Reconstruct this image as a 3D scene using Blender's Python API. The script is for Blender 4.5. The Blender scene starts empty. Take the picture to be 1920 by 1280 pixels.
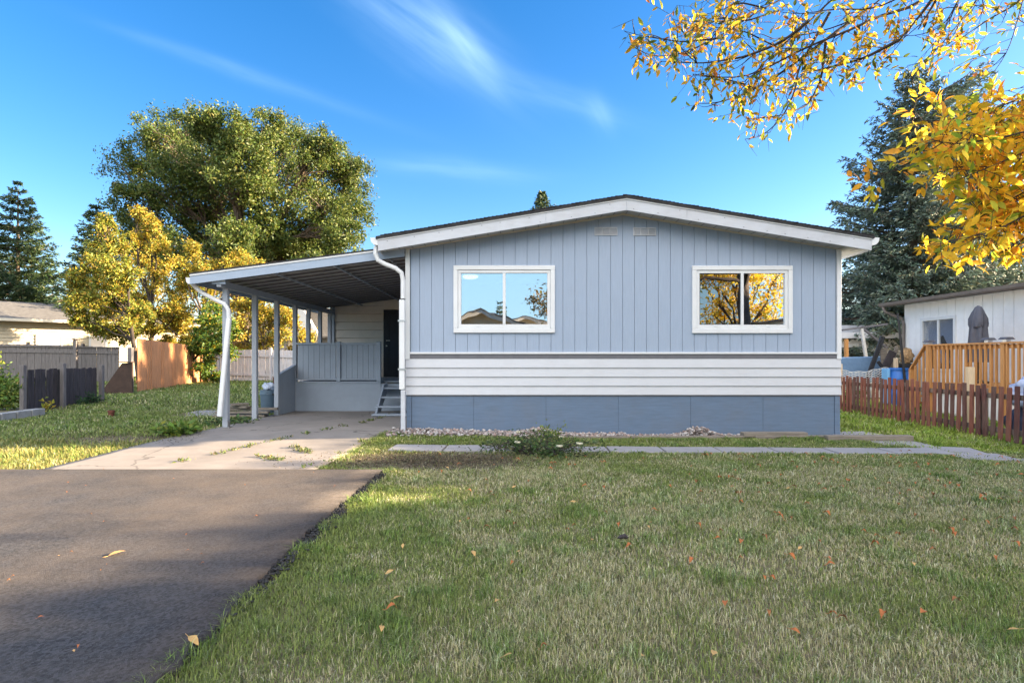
import bpy, math, random
import numpy as np
from mathutils import Vector, Matrix
R = math.radians
C = bpy.context.scene.collection
SC = bpy.context.scene

# ------------------------------------------------------------------ camera
CAMZ = 1.30
cam_data = bpy.data.cameras.new("camera"); cam = bpy.data.objects.new("camera", cam_data); C.objects.link(cam)
cam.location = (0, 0, CAMZ); cam.rotation_euler = (R(90), 0, 0)
cam_data.lens = 20.0; cam_data.sensor_width = 36.0; cam_data.shift_y = 31/1920
cam_data.clip_start = 0.05; cam_data.clip_end = 3000
SC.camera = cam

# ------------------------------------------------------------------ sky, sun, exposure
SUN_EL, SUN_AZ = 16.0, 6.0            # elevation; azimuth measured from +X towards +Y
W = bpy.data.worlds.new("World"); SC.world = W; W.use_nodes = True
nt = W.node_tree; N = nt.nodes; L = nt.links; N.clear()
def wn(t, **k):
    n = N.new(t)
    for a, b in k.items(): setattr(n, a, b)
    return n
def wm(op, a, b=None, c=None):
    n = wn('ShaderNodeMath', operation=op)
    for i, v in enumerate((a, b, c)):
        if v is None: continue
        if isinstance(v, (int, float)): n.inputs[i].default_value = v
        else: L.new(v, n.inputs[i])
    return n.outputs[0]
sky = wn('ShaderNodeTexSky', sky_type='NISHITA', sun_disc=False)
sky.sun_elevation = R(SUN_EL); sky.sun_rotation = R(90-SUN_AZ)
sky.air_density = 1.0; sky.dust_density = 0.6; sky.ozone_density = 1.6
hs = wn('ShaderNodeHueSaturation'); hs.inputs['Saturation'].default_value = 1.45; hs.inputs['Value'].default_value = .86
L.new(sky.outputs[0], hs.inputs['Color'])
tc = wn('ShaderNodeTexCoord'); sx = wn('ShaderNodeSeparateXYZ'); L.new(tc.outputs['Generated'], sx.inputs[0])
ysafe = wm('MAXIMUM', sx.outputs[1], 0.05)
P_ = wm('DIVIDE', sx.outputs[0], ysafe); Q_ = wm('DIVIDE', sx.outputs[2], ysafe)
cmb = wn('ShaderNodeCombineXYZ'); L.new(P_, cmb.inputs[0]); L.new(Q_, cmb.inputs[1])
def streak(p, q, ang, a, b, amp):
    c, s = math.cos(R(ang)), math.sin(R(ang))
    dp = wm('SUBTRACT', P_, p); dq = wm('SUBTRACT', Q_, q)
    u = wm('ADD', wm('MULTIPLY', dp, c), wm('MULTIPLY', dq, s))
    v = wm('ADD', wm('MULTIPLY', dp, -s), wm('MULTIPLY', dq, c))
    mp = wn('ShaderNodeMapping'); mp.vector_type = 'POINT'
    mp.inputs['Rotation'].default_value = (0, 0, R(-ang)); L.new(cmb.outputs[0], mp.inputs[0])
    mp2 = wn('ShaderNodeMapping'); mp2.inputs['Scale'].default_value = (2.2, 16, 1); L.new(mp.outputs[0], mp2.inputs[0])
    nz = wn('ShaderNodeTexNoise'); nz.inputs['Scale'].default_value = 2.4; nz.inputs['Detail'].default_value = 6; L.new(mp2.outputs[0], nz.inputs['Vector'])
    nz2 = wn('ShaderNodeTexNoise'); nz2.inputs['Scale'].default_value = 5; L.new(cmb.outputs[0], nz2.inputs['Vector'])
    v = wm('ADD', v, wm('MULTIPLY', wm('SUBTRACT', nz2.outputs[0], .5), b*1.2))
    e = wm('ADD', wm('POWER', wm('ABSOLUTE', wm('DIVIDE', u, a)), 2.0), wm('POWER', wm('ABSOLUTE', wm('DIVIDE', v, b)), 2.0))
    g = wm('EXPONENT', wm('MULTIPLY', e, -1.0))
    r = wn('ShaderNodeMapRange'); r.inputs[1].default_value = .25; r.inputs[2].default_value = .75; L.new(nz.outputs[0], r.inputs[0])
    return wm('MULTIPLY', wm('MULTIPLY', g, wm('ADD', wm('MULTIPLY', r.outputs[0], .75), .25)), amp)
streaks = [streak(-.15, .575, -36, .15, .05, .30), streak(-.08, .545, -52, .08, .02, .3), streak(-.47, .50, -19, .21, .012, .13),
           streak(.06, .463, -17, .13, .022, .13), streak(.155, .43, -60, .035, .02, .12), streak(-.1, .33, -5, .13, .018, .16)]
tot = streaks[0]
for s_ in streaks[1:]: tot = wm('ADD', tot, s_)
front = wm('GREATER_THAN', sx.outputs[1], 0.06)
tot = wm('MULTIPLY', wm('MINIMUM', tot, .8), front)
cm = wn('ShaderNodeMix', data_type='RGBA'); L.new(tot, cm.inputs[0]); gn_ = wn('ShaderNodeMix', data_type='RGBA', blend_type='MULTIPLY'); gn_.inputs[0].default_value = 1; L.new(hs.outputs[0], gn_.inputs[6]); gn_.inputs[7].default_value = (1.04, .99, 1.13, 1); L.new(gn_.outputs[2], cm.inputs[6]); cm.inputs[7].default_value = (3.2, 4.6, 6.0, 1)
# added fill light: sky half behind the camera brightened, paler near the horizon
bk_ = wn('ShaderNodeMapRange', interpolation_type='SMOOTHSTEP'); bk_.inputs[1].default_value = .05; bk_.inputs[2].default_value = -.75; bk_.inputs[3].default_value = 0; bk_.inputs[4].default_value = .85; L.new(sx.outputs[1], bk_.inputs[0])
fill_mix = wn('ShaderNodeMix', data_type='RGBA'); L.new(bk_.outputs[0], fill_mix.inputs[0]); L.new(cm.outputs[2], fill_mix.inputs[6]); 
el_ = wn('ShaderNodeMapRange', interpolation_type='SMOOTHSTEP'); el_.inputs[1].default_value = .16; el_.inputs[2].default_value = .45; L.new(sx.outputs[2], el_.inputs[0])
fill_col = wn('ShaderNodeMix', data_type='RGBA'); L.new(el_.outputs[0], fill_col.inputs[0]); fill_col.inputs[6].default_value = (1.9, 3.1, 3.9, 1); fill_col.inputs[7].default_value = (14.0, 13.6, 13.2, 1); L.new(fill_col.outputs[2], fill_mix.inputs[7])
bg = wn('ShaderNodeBackground'); bg.inputs['Strength'].default_value = 0.056; L.new(fill_mix.outputs[2], bg.inputs['Color'])
wo = wn('ShaderNodeOutputWorld'); L.new(bg.outputs[0], wo.inputs['Surface'])

sd = bpy.data.lights.new("sun", 'SUN'); sun = bpy.data.objects.new("sun", sd); C.objects.link(sun)
sd.energy = 5.0; sd.angle = R(0.6); sd.color = (1.0, .78, .52)
tosun = Vector((math.cos(R(SUN_EL))*math.cos(R(SUN_AZ)), math.cos(R(SUN_EL))*math.sin(R(SUN_AZ)), math.sin(R(SUN_EL))))
sun.rotation_euler = tosun.to_track_quat('Z', 'Y').to_euler(); sun.location = (30, 0, 30)

SC.view_settings.view_transform = 'Standard'; SC.view_settings.look = 'None'
SC.view_settings.exposure = 2.74; SC.view_settings.gamma = 1.0; SC.view_settings.use_curve_mapping = False
SC.cycles.use_denoising = True; SC.cycles.max_bounces = 7; SC.cycles.transparent_max_bounces = 12

# ------------------------------------------------------------------ helpers
WL = {}
def tag(o, label=None, cat=None, group=None, kind=None):
    if label: o['label'] = label
    if cat: o['category'] = cat
    if group: o['group'] = group
    if kind: o['kind'] = kind
    return o
def thing(name, label, cat, loc=(0, 0, 0), group=None):
    o = bpy.data.objects.new(name, None); C.objects.link(o); o.location = loc; o.empty_display_size = .2
    WL[o.name] = Vector(loc); return tag(o, label, cat, group)
def sstep(a, b, x):
    t = np.clip((x-a)/(b-a), 0, 1); return t*t*(3-2*t)
def gz(X, Y):
    X = np.asarray(X, float); Y = np.asarray(Y, float)
    return (.08*sstep(7.5, 9.6, Y)*sstep(1.5, -1.8, X) + .16*sstep(-5.5, -11, X)*sstep(9, 17, Y)
            + .18*sstep(-12, -20, X)*sstep(12, 22, Y) - .10*sstep(5.4, 8, X)*sstep(5, 8, Y))
def g1(x, y): return float(gz(x, y))

_rng = np.random.default_rng(5); _G = _rng.random((256, 256))
def vnoise(x, y, s, seed=0):
    x = np.asarray(x)/s+seed*17.3; y = np.asarray(y)/s+seed*7.7
    xi = np.floor(x).astype(int); yi = np.floor(y).astype(int); fx = x-xi; fy = y-yi
    fx = fx*fx*(3-2*fx); fy = fy*fy*(3-2*fy); g = lambda a, b: _G[a % 256, b % 256]
    return (g(xi, yi)*(1-fx)+g(xi+1, yi)*fx)*(1-fy)+(g(xi, yi+1)*(1-fx)+g(xi+1, yi+1)*fx)*fy
def fnoise(x, y, s, seed=0): return (vnoise(x, y, s, seed)*.55+vnoise(x, y, s/2.3, seed+1)*.28+vnoise(x, y, s/5.1, seed+2)*.17)

def npmesh(name, V, F, mat, parent=None, col=None, smooth=False, k=None):
    """V (n,3), F (m,k) int array; col (n,3) per vertex."""
    V = np.asarray(V, np.float32)
    org = WL[parent.name] if parent else Vector((0, 0, 0))
    V = V-np.array(org, np.float32)
    me = bpy.data.meshes.new(name); F = np.asarray(F, np.int32); m, k = F.shape
    me.vertices.add(len(V)); me.vertices.foreach_set('co', V.ravel())
    me.loops.add(m*k); me.loops.foreach_set('vertex_index', F.ravel())
    me.polygons.add(m); me.polygons.foreach_set('loop_start', np.arange(0, m*k, k, dtype=np.int32))
    me.polygons.foreach_set('loop_total', np.full(m, k, np.int32))
    if smooth: me.polygons.foreach_set('use_smooth', np.ones(m, bool))
    if col is not None:
        a = me.color_attributes.new('Col', 'FLOAT_COLOR', 'POINT')
        a.data.foreach_set('color', np.concatenate([col, np.ones((len(col), 1))], 1).astype(np.float32).ravel())
    me.update(); me.validate()
    me.materials.append(mat)
    o = bpy.data.objects.new(name, me); C.objects.link(o)
    if parent: o.parent = parent
    WL[o.name] = org
    return o

class MB:
    def __init__(s): s.v = []; s.f = []
    def add(s, vs, fs):
        b = len(s.v); s.v += [tuple(v) for v in vs]; s.f += [tuple(b+i for i in f) for f in fs]; return s
    def box(s, x0, x1, y0, y1, z0, z1):
        return s.add([(x0,y0,z0),(x1,y0,z0),(x1,y1,z0),(x0,y1,z0),(x0,y0,z1),(x1,y0,z1),(x1,y1,z1),(x0,y1,z1)],
                     [(0,3,2,1),(4,5,6,7),(0,1,5,4),(1,2,6,5),(2,3,7,6),(3,0,4,7)])
    def bar(s, p0, p1, w, h, up=(0,0,1), taper=1.0):
        p0 = Vector(p0); p1 = Vector(p1); d = (p1-p0).normalized(); u = Vector(up)
        if abs(d.dot(u)) > .98: u = Vector((0,1,0))
        a = d.cross(u).normalized(); b = a.cross(d).normalized(); vs = []
        for p, t in ((p0, 1), (p1, taper)):
            for i, j in ((-1,-1),(1,-1),(1,1),(-1,1)): vs.append(p+a*i*w/2*t+b*j*h/2*t)
        return s.add(vs, [(0,1,2,3)[::-1],(4,5,6,7),(0,1,5,4),(1,2,6,5),(2,3,7,6),(3,0,4,7)])
    def prism(s, poly, axis, a0, a1):
        """poly of 2-D points extruded along axis ('x': (y,z), 'y': (x,z), 'z': (x,y))"""
        def P(p, a): return {'x': (a, p[0], p[1]), 'y': (p[0], a, p[1]), 'z': (p[0], p[1], a)}[axis]
        n = len(poly); vs = [P(p, a0) for p in poly]+[P(p, a1) for p in poly]
        fs = [tuple(range(n)), tuple(range(2*n-1, n-1, -1))]+[(i, n+i, n+(i+1) % n, (i+1) % n) for i in range(n)]
        return s.add(vs, fs)
    def tube(s, pts, rad, n=8, cap=True, sq=1.0):
        pts = [Vector(p) for p in pts]; rad = rad if isinstance(rad, (list, tuple)) else [rad]*len(pts)
        vs = []; fs = []; ref = Vector((0,1,0))
        for i, p in enumerate(pts):
            d = (pts[min(i+1, len(pts)-1)]-pts[max(i-1, 0)]).normalized()
            if abs(d.dot(ref)) > .95: ref = Vector((1,0,0)) if abs(d.x) < .9 else Vector((0,0,1))
            a = d.cross(ref).normalized(); b = a.cross(d).normalized()
            for k in range(n):
                t = 2*math.pi*(k+.5)/n; vs.append(p+(a*math.cos(t)*sq+b*math.sin(t))*rad[i])
        for i in range(len(pts)-1):
            for k in range(n): fs.append((i*n+k, i*n+(k+1) % n, (i+1)*n+(k+1) % n, (i+1)*n+k))
        if cap: fs += [tuple(range(n))[::-1], tuple(range((len(pts)-1)*n, len(pts)*n))]
        return s.add(vs, fs)
    def lathe(s, c, prof, n=20):
        vs = []; fs = []
        for r, z in prof:
            for k in range(n): t = 2*math.pi*k/n; vs.append((c[0]+r*math.cos(t), c[1]+r*math.sin(t), c[2]+z))
        for i in range(len(prof)-1):
            for k in range(n): fs.append((i*n+k, i*n+(k+1) % n, (i+1)*n+(k+1) % n, (i+1)*n+k))
        fs += [tuple(range(n))[::-1], tuple(range((len(prof)-1)*n, len(prof)*n))]
        return s.add(vs, fs)
    def rot(s, ang, c):
        ca, sa = math.cos(ang), math.sin(ang)
        s.v = [(c[0]+(x-c[0])*ca-(y-c[1])*sa, c[1]+(x-c[0])*sa+(y-c[1])*ca, z) for x, y, z in s.v]; return s
    def build(s, name, mat, parent=None, bev=0.0, smooth=False):
        org = WL[parent.name] if parent else Vector((0, 0, 0))
        me = bpy.data.meshes.new(name); me.from_pydata([(v[0]-org[0], v[1]-org[1], v[2]-org[2]) for v in s.v], [], s.f)
        me.validate(); me.update(); me.materials.append(mat)
        import bmesh
        bm = bmesh.new(); bm.from_mesh(me); bmesh.ops.recalc_face_normals(bm, faces=bm.faces); bm.to_mesh(me); bm.free()
        if smooth:
            for p in me.polygons: p.use_smooth = True
        o = bpy.data.objects.new(name, me); C.objects.link(o)
        if parent: o.parent = parent
        WL[o.name] = org
        if bev:
            m = o.modifiers.new('bevel', 'BEVEL'); m.width = bev; m.segments = 1; m.limit_method = 'ANGLE'
        return o
def move(o, loc):
    """give a single-mesh thing its origin at loc"""
    loc = Vector(loc); o.data.transform(Matrix.Translation(-loc)); o.location = loc; WL[o.name] = loc; return o

# ------------------------------------------------------------------ materials
def mat(name, col, rough=.7, var=.12, scale=6.0, bump=0.0, bscale=60.0, stretch=(1,1,1), col2=None, attr=False, trans=0.0,
        spec=.4, metal=0.0, grime=0.0, bdist=.004):
    m = bpy.data.materials.new(name); m.use_nodes = True; t = m.node_tree; n = t.nodes; l = t.links
    b = n['Principled BSDF']; b.inputs['Roughness'].default_value = rough; b.inputs['Metallic'].default_value = metal
    b.inputs['Specular IOR Level'].default_value = spec
    tc = n.new('ShaderNodeTexCoord'); mp = n.new('ShaderNodeMapping'); mp.inputs['Scale'].default_value = stretch; l.new(tc.outputs['Object'], mp.inputs[0])
    nz = n.new('ShaderNodeTexNoise'); nz.inputs['Scale'].default_value = scale; nz.inputs['Detail'].default_value = 6; nz.inputs['Roughness'].default_value = .65
    l.new(mp.outputs[0], nz.inputs['Vector'])
    mx = n.new('ShaderNodeMix'); mx.data_type = 'RGBA'
    mr = n.new('ShaderNodeMapRange'); mr.inputs[1].default_value = .3; mr.inputs[2].default_value = .7; l.new(nz.outputs[0], mr.inputs[0]); l.new(mr.outputs[0], mx.inputs[0])
    if attr:
        at = n.new('ShaderNodeAttribute'); at.attribute_name = 'Col'
        for i, f in ((6, 1-var), (7, 1+var)):
            v = n.new('ShaderNodeVectorMath'); v.operation = 'SCALE'; v.inputs[3].default_value = f; l.new(at.outputs['Color'], v.inputs[0]); l.new(v.outputs[0], mx.inputs[i])
    else:
        c2 = col2 if col2 else tuple(min(1, c*(1+var)) for c in col); c1 = col if col2 else tuple(c*(1-var) for c in col)
        mx.inputs[6].default_value = (*c1, 1); mx.inputs[7].default_value = (*c2, 1)
    out = mx.outputs[2]
    if grime:
        g = n.new('ShaderNodeTexNoise'); g.inputs['Scale'].default_value = 1.7; g.inputs['Detail'].default_value = 8; g.inputs['Roughness'].default_value = .7; l.new(tc.outputs['Object'], g.inputs['Vector'])
        r = n.new('ShaderNodeMapRange'); r.inputs[1].default_value = .45; r.inputs[2].default_value = .75; r.inputs[3].default_value = 0; r.inputs[4].default_value = grime; l.new(g.outputs[0], r.inputs[0])
        m2 = n.new('ShaderNodeMix'); m2.data_type = 'RGBA'; l.new(r.outputs[0], m2.inputs[0]); l.new(out, m2.inputs[6]); m2.inputs[7].default_value = (.16, .13, .10, 1); out = m2.outputs[2]
    l.new(out, b.inputs['Base Color'])
    if bump:
        bz = n.new('ShaderNodeTexNoise'); bz.inputs['Scale'].default_value = bscale; bz.inputs['Detail'].default_value = 5; l.new(mp.outputs[0], bz.inputs['Vector'])
        bp = n.new('ShaderNodeBump'); bp.inputs['Strength'].default_value = bump; bp.inputs['Distance'].default_value = bdist; l.new(bz.outputs[0], bp.inputs['Height']); l.new(bp.outputs[0], b.inputs['Normal'])
    if trans:
        tr = n.new('ShaderNodeBsdfTranslucent'); l.new(out, tr.inputs['Color']); ms = n.new('ShaderNodeMixShader'); ms.inputs[0].default_value = trans
        l.new(b.outputs[0], ms.inputs[1]); l.new(tr.outputs[0], ms.inputs[2]); l.new(ms.outputs[0], n['Material Output'].inputs['Surface'])
    return m
M = {}
M['siding'] = mat('blue_grey_siding', (.305,.37,.475), .65, .05, 3, .35, 60, (14,14,1), grime=.05)
M['skirt'] = mat('slate_blue_skirting', (.115,.165,.245), .65, .12, 3, .5, 50, (1,1,9), grime=.22)
M['white'] = mat('white_vinyl', (.66,.67,.68), .5, .04, 4, .1, 30, grime=.06)
M['whitesid'] = mat('white_lap_siding', (.52,.53,.56), .5, .04, 3, .25, 60, (1,1,14), grime=.10)
M['fascia'] = mat('fascia_paint', (.50,.52,.56), .6, .05, 4, .2, 40, (1,1,6), grime=.22)
M['soffit'] = mat('soffit_vinyl', (.46,.45,.43), .6, .05, 6)
M['trimcream'] = mat('cream_trim', (.58,.53,.43), .6, .06, 6)
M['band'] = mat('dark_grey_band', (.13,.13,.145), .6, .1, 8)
M['shingle'] = mat('dark_shingles', (.035,.034,.036), .95, .4, 9, .8, 40, bdist=.01)
M['cpaint'] = mat('grey_blue_paint', (.31,.355,.42), .6, .06, 4, .2, 50, grime=.12)
M['cfascia'] = mat('light_blue_fascia', (.31,.38,.48), .6, .06, 4, .2, 50, (1,1,6), grime=.12)
M['post'] = mat('post_paint', (.33,.36,.41), .6, .08, 5, .2, 60, (6,6,1), grime=.2)
M['deckroof'] = mat('corrugated_metal', (.42,.42,.41), .55, .12, 5, grime=.15)
M['backwall'] = mat('beige_white_panel', (.78,.70,.61), .6, .06, 4)
M['door'] = mat('navy_door', (.012,.018,.03), .5, .2, 5)
M['metal'] = mat('bare_metal', (.5,.5,.5), .35, .1, 20, metal=1.0)
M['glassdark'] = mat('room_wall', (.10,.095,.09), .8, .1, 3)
M['asphalt'] = mat('asphalt', (.034,.033,.035), .88, .25, 1.3, 1.0, 190, bdist=.006)
M['concrete'] = mat('concrete', (.235,.21,.19), .85, .14, 3, .6, 55)
M['paver'] = mat('paver_concrete', (.29,.28,.285), .85, .10, 5, .5, 70, grime=.2)
M['greywood'] = mat('weathered_grey_wood', (.135,.122,.12), .85, .3, 5, .6, 30, (5,5,.6))
M['darkwood'] = mat('dark_stained_wood', (.045,.038,.042), .8, .45, 6, .6, 30, (8,8,.6))
M['cedar'] = mat('cedar_boards', (.47,.215,.095), .75, .42, 5, .5, 30, (8,8,.5))
M['whitefence'] = mat('white_fence_paint', (.50,.49,.52), .7, .15, 6, .4, 30, (6,6,.7), grime=.15)
M['redfence'] = mat('red_brown_stain', (.19,.062,.042), .75, .4, 5, .5, 40, (8,8,.7), grime=.4)
M['redfence2'] = mat('dark_red_brown_stain', (.10,.038,.034), .8, .4, 5, .6, 40, (8,8,.7), grime=.75)
M['railwood'] = mat('old_rail_wood', (.16,.12,.10), .85, .35, 7, .5, 40)
M['deckwood'] = mat('orange_cedar_deck', (.50,.24,.08), .65, .22, 5, .3, 30, (8,8,.6))
M['palewood'] = mat('pale_new_wood', (.58,.45,.30), .7, .15, 6, .3, 30, (6,6,.7))
M['timber'] = mat('old_timber', (.20,.17,.14), .9, .35, 6, .7, 30, (.7,6,6))
M['beigesid'] = mat('beige_siding', (.50,.43,.31), .65, .05, 3)
M['greyroof'] = mat('grey_shingles', (.11,.105,.10), .95, .35, 7, .6, 30, bdist=.01)
M['nwhite'] = mat('neighbour_white_siding', (.80,.80,.80), .55, .05, 4, grime=.07)
M['brownmetal'] = mat('brown_gutter', (.15,.125,.11), .5, .2, 8)
M['bark'] = mat('bark', (.10,.075,.055), .95, .4, 9, 1.0, 25, (3,3,.6), bdist=.02)
M['darkbark'] = mat('dark_bark', (.045,.035,.03), .95, .4, 9, .8, 25, bdist=.01)
M['leaf'] = mat('leaf', (0,0,0), .55, .15, 3, attr=True, trans=.35)
M['leafnear'] = mat('ash_leaf', (0,0,0), .75, .22, 25, attr=True, trans=.58)
M['needle'] = mat('needle', (0,0,0), .6, .15, 4, attr=True, trans=.08)
M['grass'] = mat('grass_blade', (0,0,0), .6, .1, 9, attr=True, trans=.3)
M['fallen'] = mat('dry_leaf', (.48,.16,.05), .7, .35, 30, trans=.2)
M['fallenbrown'] = mat('brown_dry_leaf', (.30,.13,.05), .8, .4, 30, trans=.15)
M['fallenyellow'] = mat('yellow_fallen_leaf', (.62,.38,.14), .6, .2, 30, trans=.2)
M['stone'] = mat('gravel_stone', (.30,.26,.25), .85, .3, 6, attr=True)
M['greyfabric'] = mat('grey_canvas', (.085,.088,.11), .85, .12, 6, .3, 40)
M['blueplastic'] = mat('blue_plastic', (.02,.13,.45), .45, .12, 4)
M['binplastic'] = mat('slate_blue_plastic', (.10,.15,.20), .5, .12, 4)
M['bluetarp'] = mat('blue_tarp', (.13,.22,.36), .6, .12, 5, .4, 12, bdist=.02)
M['bag'] = mat('plastic_bag', (.45,.50,.60), .4, .2, 9, .8, 18, bdist=.02)
M['black'] = mat('black_metal', (.02,.02,.023), .5, .2, 8)
M['rust'] = mat('rusty_metal', (.12,.04,.025), .85, .4, 15)
M['brownboard'] = mat('dark_brown_board', (.045,.025,.018), .8, .3, 6, .3, 30)
M['wire'] = mat('galvanised_wire', (.62,.62,.60), .5, .1, 9)
M['block'] = mat('concrete_block', (.27,.27,.27), .9, .2, 6, .6, 60)
M['blueroof'] = mat('blue_grey_roof', (.20,.27,.42), .7, .1, 6)
M['petal'] = mat('rose_petal', (.75,.70,.52), .6, .1, 20, trans=.3)

def ground_material():
    m = mat('lawn_soil', (.12,.115,.055), .95, .3, 1.2, .9, 35, col2=(.19,.15,.10), bdist=.02); return m
M['ground'] = ground_material()
def cracked(m, scale=.38, w=.006):
    t = m.node_tree; n = t.nodes; l = t.links; b = n['Principled BSDF']
    tc = n.new('ShaderNodeTexCoord'); nz = n.new('ShaderNodeTexNoise'); nz.inputs['Scale'].default_value = 1.6; nz.inputs['Detail'].default_value = 5
    l.new(tc.outputs['Object'], nz.inputs['Vector'])
    ad = n.new('ShaderNodeVectorMath'); ad.operation = 'MULTIPLY_ADD'; l.new(nz.outputs['Color'], ad.inputs[0]); ad.inputs[1].default_value = (.9,.9,0); l.new(tc.outputs['Object'], ad.inputs[2])
    vo = n.new('ShaderNodeTexVoronoi'); vo.feature = 'DISTANCE_TO_EDGE'; vo.inputs['Scale'].default_value = scale; l.new(ad.outputs[0], vo.inputs['Vector'])
    mr = n.new('ShaderNodeMapRange'); mr.inputs[1].default_value = 0; mr.inputs[2].default_value = w; mr.inputs[3].default_value = .75; mr.inputs[4].default_value = 0; l.new(vo.outputs['Distance'], mr.inputs[0])
    st = n.new('ShaderNodeTexNoise'); st.inputs['Scale'].default_value = 1.1; st.inputs['Detail'].default_value = 7; l.new(tc.outputs['Object'], st.inputs['Vector'])
    m0 = n.new('ShaderNodeMapRange'); m0.inputs[1].default_value = .45; m0.inputs[2].default_value = .7; m0.inputs[4].default_value = .45; l.new(st.outputs[0], m0.inputs[0])
    src = b.inputs['Base Color'].links[0].from_socket
    x0 = n.new('ShaderNodeMix'); x0.data_type = 'RGBA'; l.new(m0.outputs[0], x0.inputs[0]); l.new(src, x0.inputs[6]); x0.inputs[7].default_value = (.15,.135,.125,1)
    x = n.new('ShaderNodeMix'); x.data_type = 'RGBA'; l.new(mr.outputs[0], x.inputs[0]); l.new(x0.outputs[2], x.inputs[6]); x.inputs[7].default_value = (.04,.035,.03,1)
    l.new(x.outputs[2], b.inputs['Base Color'])
cracked(M['concrete'])
def dusty(m):
    t = m.node_tree; n = t.nodes; l = t.links; b = n['Principled BSDF']; tc = n.new('ShaderNodeTexCoord')
    v = n.new('ShaderNodeTexVoronoi'); v.inputs['Scale'].default_value = 80; l.new(tc.outputs['Object'], v.inputs['Vector'])
    mr = n.new('ShaderNodeMapRange'); mr.inputs[1].default_value = .0; mr.inputs[2].default_value = .8; mr.inputs[3].default_value = .35; mr.inputs[4].default_value = 2.0; l.new(v.outputs['Color'], mr.inputs[0])
    src = b.inputs['Base Color'].links[0].from_socket
    s = n.new('ShaderNodeVectorMath'); s.operation = 'SCALE'; l.new(src, s.inputs[0]); l.new(mr.outputs[0], s.inputs[3])
    nz = n.new('ShaderNodeTexNoise'); nz.inputs['Scale'].default_value = .55; nz.inputs['Detail'].default_value = 8; nz.inputs['Roughness'].default_value = .7; l.new(tc.outputs['Object'], nz.inputs['Vector'])
    m0 = n.new('ShaderNodeMapRange'); m0.inputs[1].default_value = .38; m0.inputs[2].default_value = .72; m0.inputs[4].default_value = .68; l.new(nz.outputs[0], m0.inputs[0])
    x0 = n.new('ShaderNodeMix'); x0.data_type = 'RGBA'; l.new(m0.outputs[0], x0.inputs[0]); l.new(s.outputs[0], x0.inputs[6]); x0.inputs[7].default_value = (.155,.118,.088,1)
    l.new(x0.outputs[2], b.inputs['Base Color'])
dusty(M['asphalt'])
def glass(name, refl, tint=(.8,.85,.9)):
    m = bpy.data.materials.new(name); m.use_nodes = True; t = m.node_tree; n = t.nodes; l = t.links; n.remove(n['Principled BSDF'])
    g = n.new('ShaderNodeBsdfGlossy'); g.inputs['Roughness'].default_value = .0; g.inputs['Color'].default_value = (.95,.97,1,1)
    tr = n.new('ShaderNodeBsdfTransparent'); tr.inputs['Color'].default_value = (*tint, 1)
    mx = n.new('ShaderNodeMixShader'); mx.inputs[0].default_value = refl; l.new(tr.outputs[0], mx.inputs[1]); l.new(g.outputs[0], mx.inputs[2])
    tc = n.new('ShaderNodeTexCoord'); nz = n.new('ShaderNodeTexNoise'); nz.inputs['Scale'].default_value = 1.4; l.new(tc.outputs['Object'], nz.inputs['Vector'])
    bp = n.new('ShaderNodeBump'); bp.inputs['Strength'].default_value = .12; bp.inputs['Distance'].default_value = .02; l.new(nz.outputs[0], bp.inputs['Height']); l.new(bp.outputs[0], g.inputs['Normal'])
    l.new(mx.outputs[0], n['Material Output'].inputs['Surface']); return m
M['glass'] = glass('window_glass', .62)
M['glass2'] = glass('neighbour_glass', .35)
M['screen'] = glass('insect_screen', .30, (.35,.35,.33))
def emis(name, col, s):
    m = bpy.data.materials.new(name); m.use_nodes = True; b = m.node_tree.nodes['Principled BSDF']
    b.inputs['Emission Color'].default_value = (*col, 1); b.inputs['Emission Strength'].default_value = s; return m
M['lamp'] = emis('lit_ceiling_lamp', (1, .93, .78), .5)
# ------------------------------------------------------------------ the ground
def axis_pts(a, b, fine0, fine1, step, far):
    p = list(np.arange(fine0, fine1+1e-6, step)); q = p[-1]; s = step
    while q < b: s *= 1.35; q += s; p.append(min(q, b))
    q = p[0]; s = step
    while q > a: s *= 1.35; q -= s; p.insert(0, max(q, a))
    return np.array(p)
def grid_sheet(name, xs, ys, zf, m, parent=None):
    XX, YY = np.meshgrid(xs, ys); V = np.stack([XX, YY, zf(XX, YY)], -1).reshape(-1, 3); nx = len(xs)
    i, j = np.meshgrid(np.arange(nx-1), np.arange(len(ys)-1)); a = (j*nx+i).ravel()
    return npmesh(name, V, np.stack([a, a+1, a+nx+1, a+nx], 1), m, parent, smooth=True)
o = grid_sheet('ground', axis_pts(-700, 700, -26, 14, .25, 0), axis_pts(-400, 900, -2, 30, .25, 0), lambda X, Y: gz(X, Y)+.02*(fnoise(X, Y, 1.1)-.5)-.012, M['ground']); tag(o, kind='structure')
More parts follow.
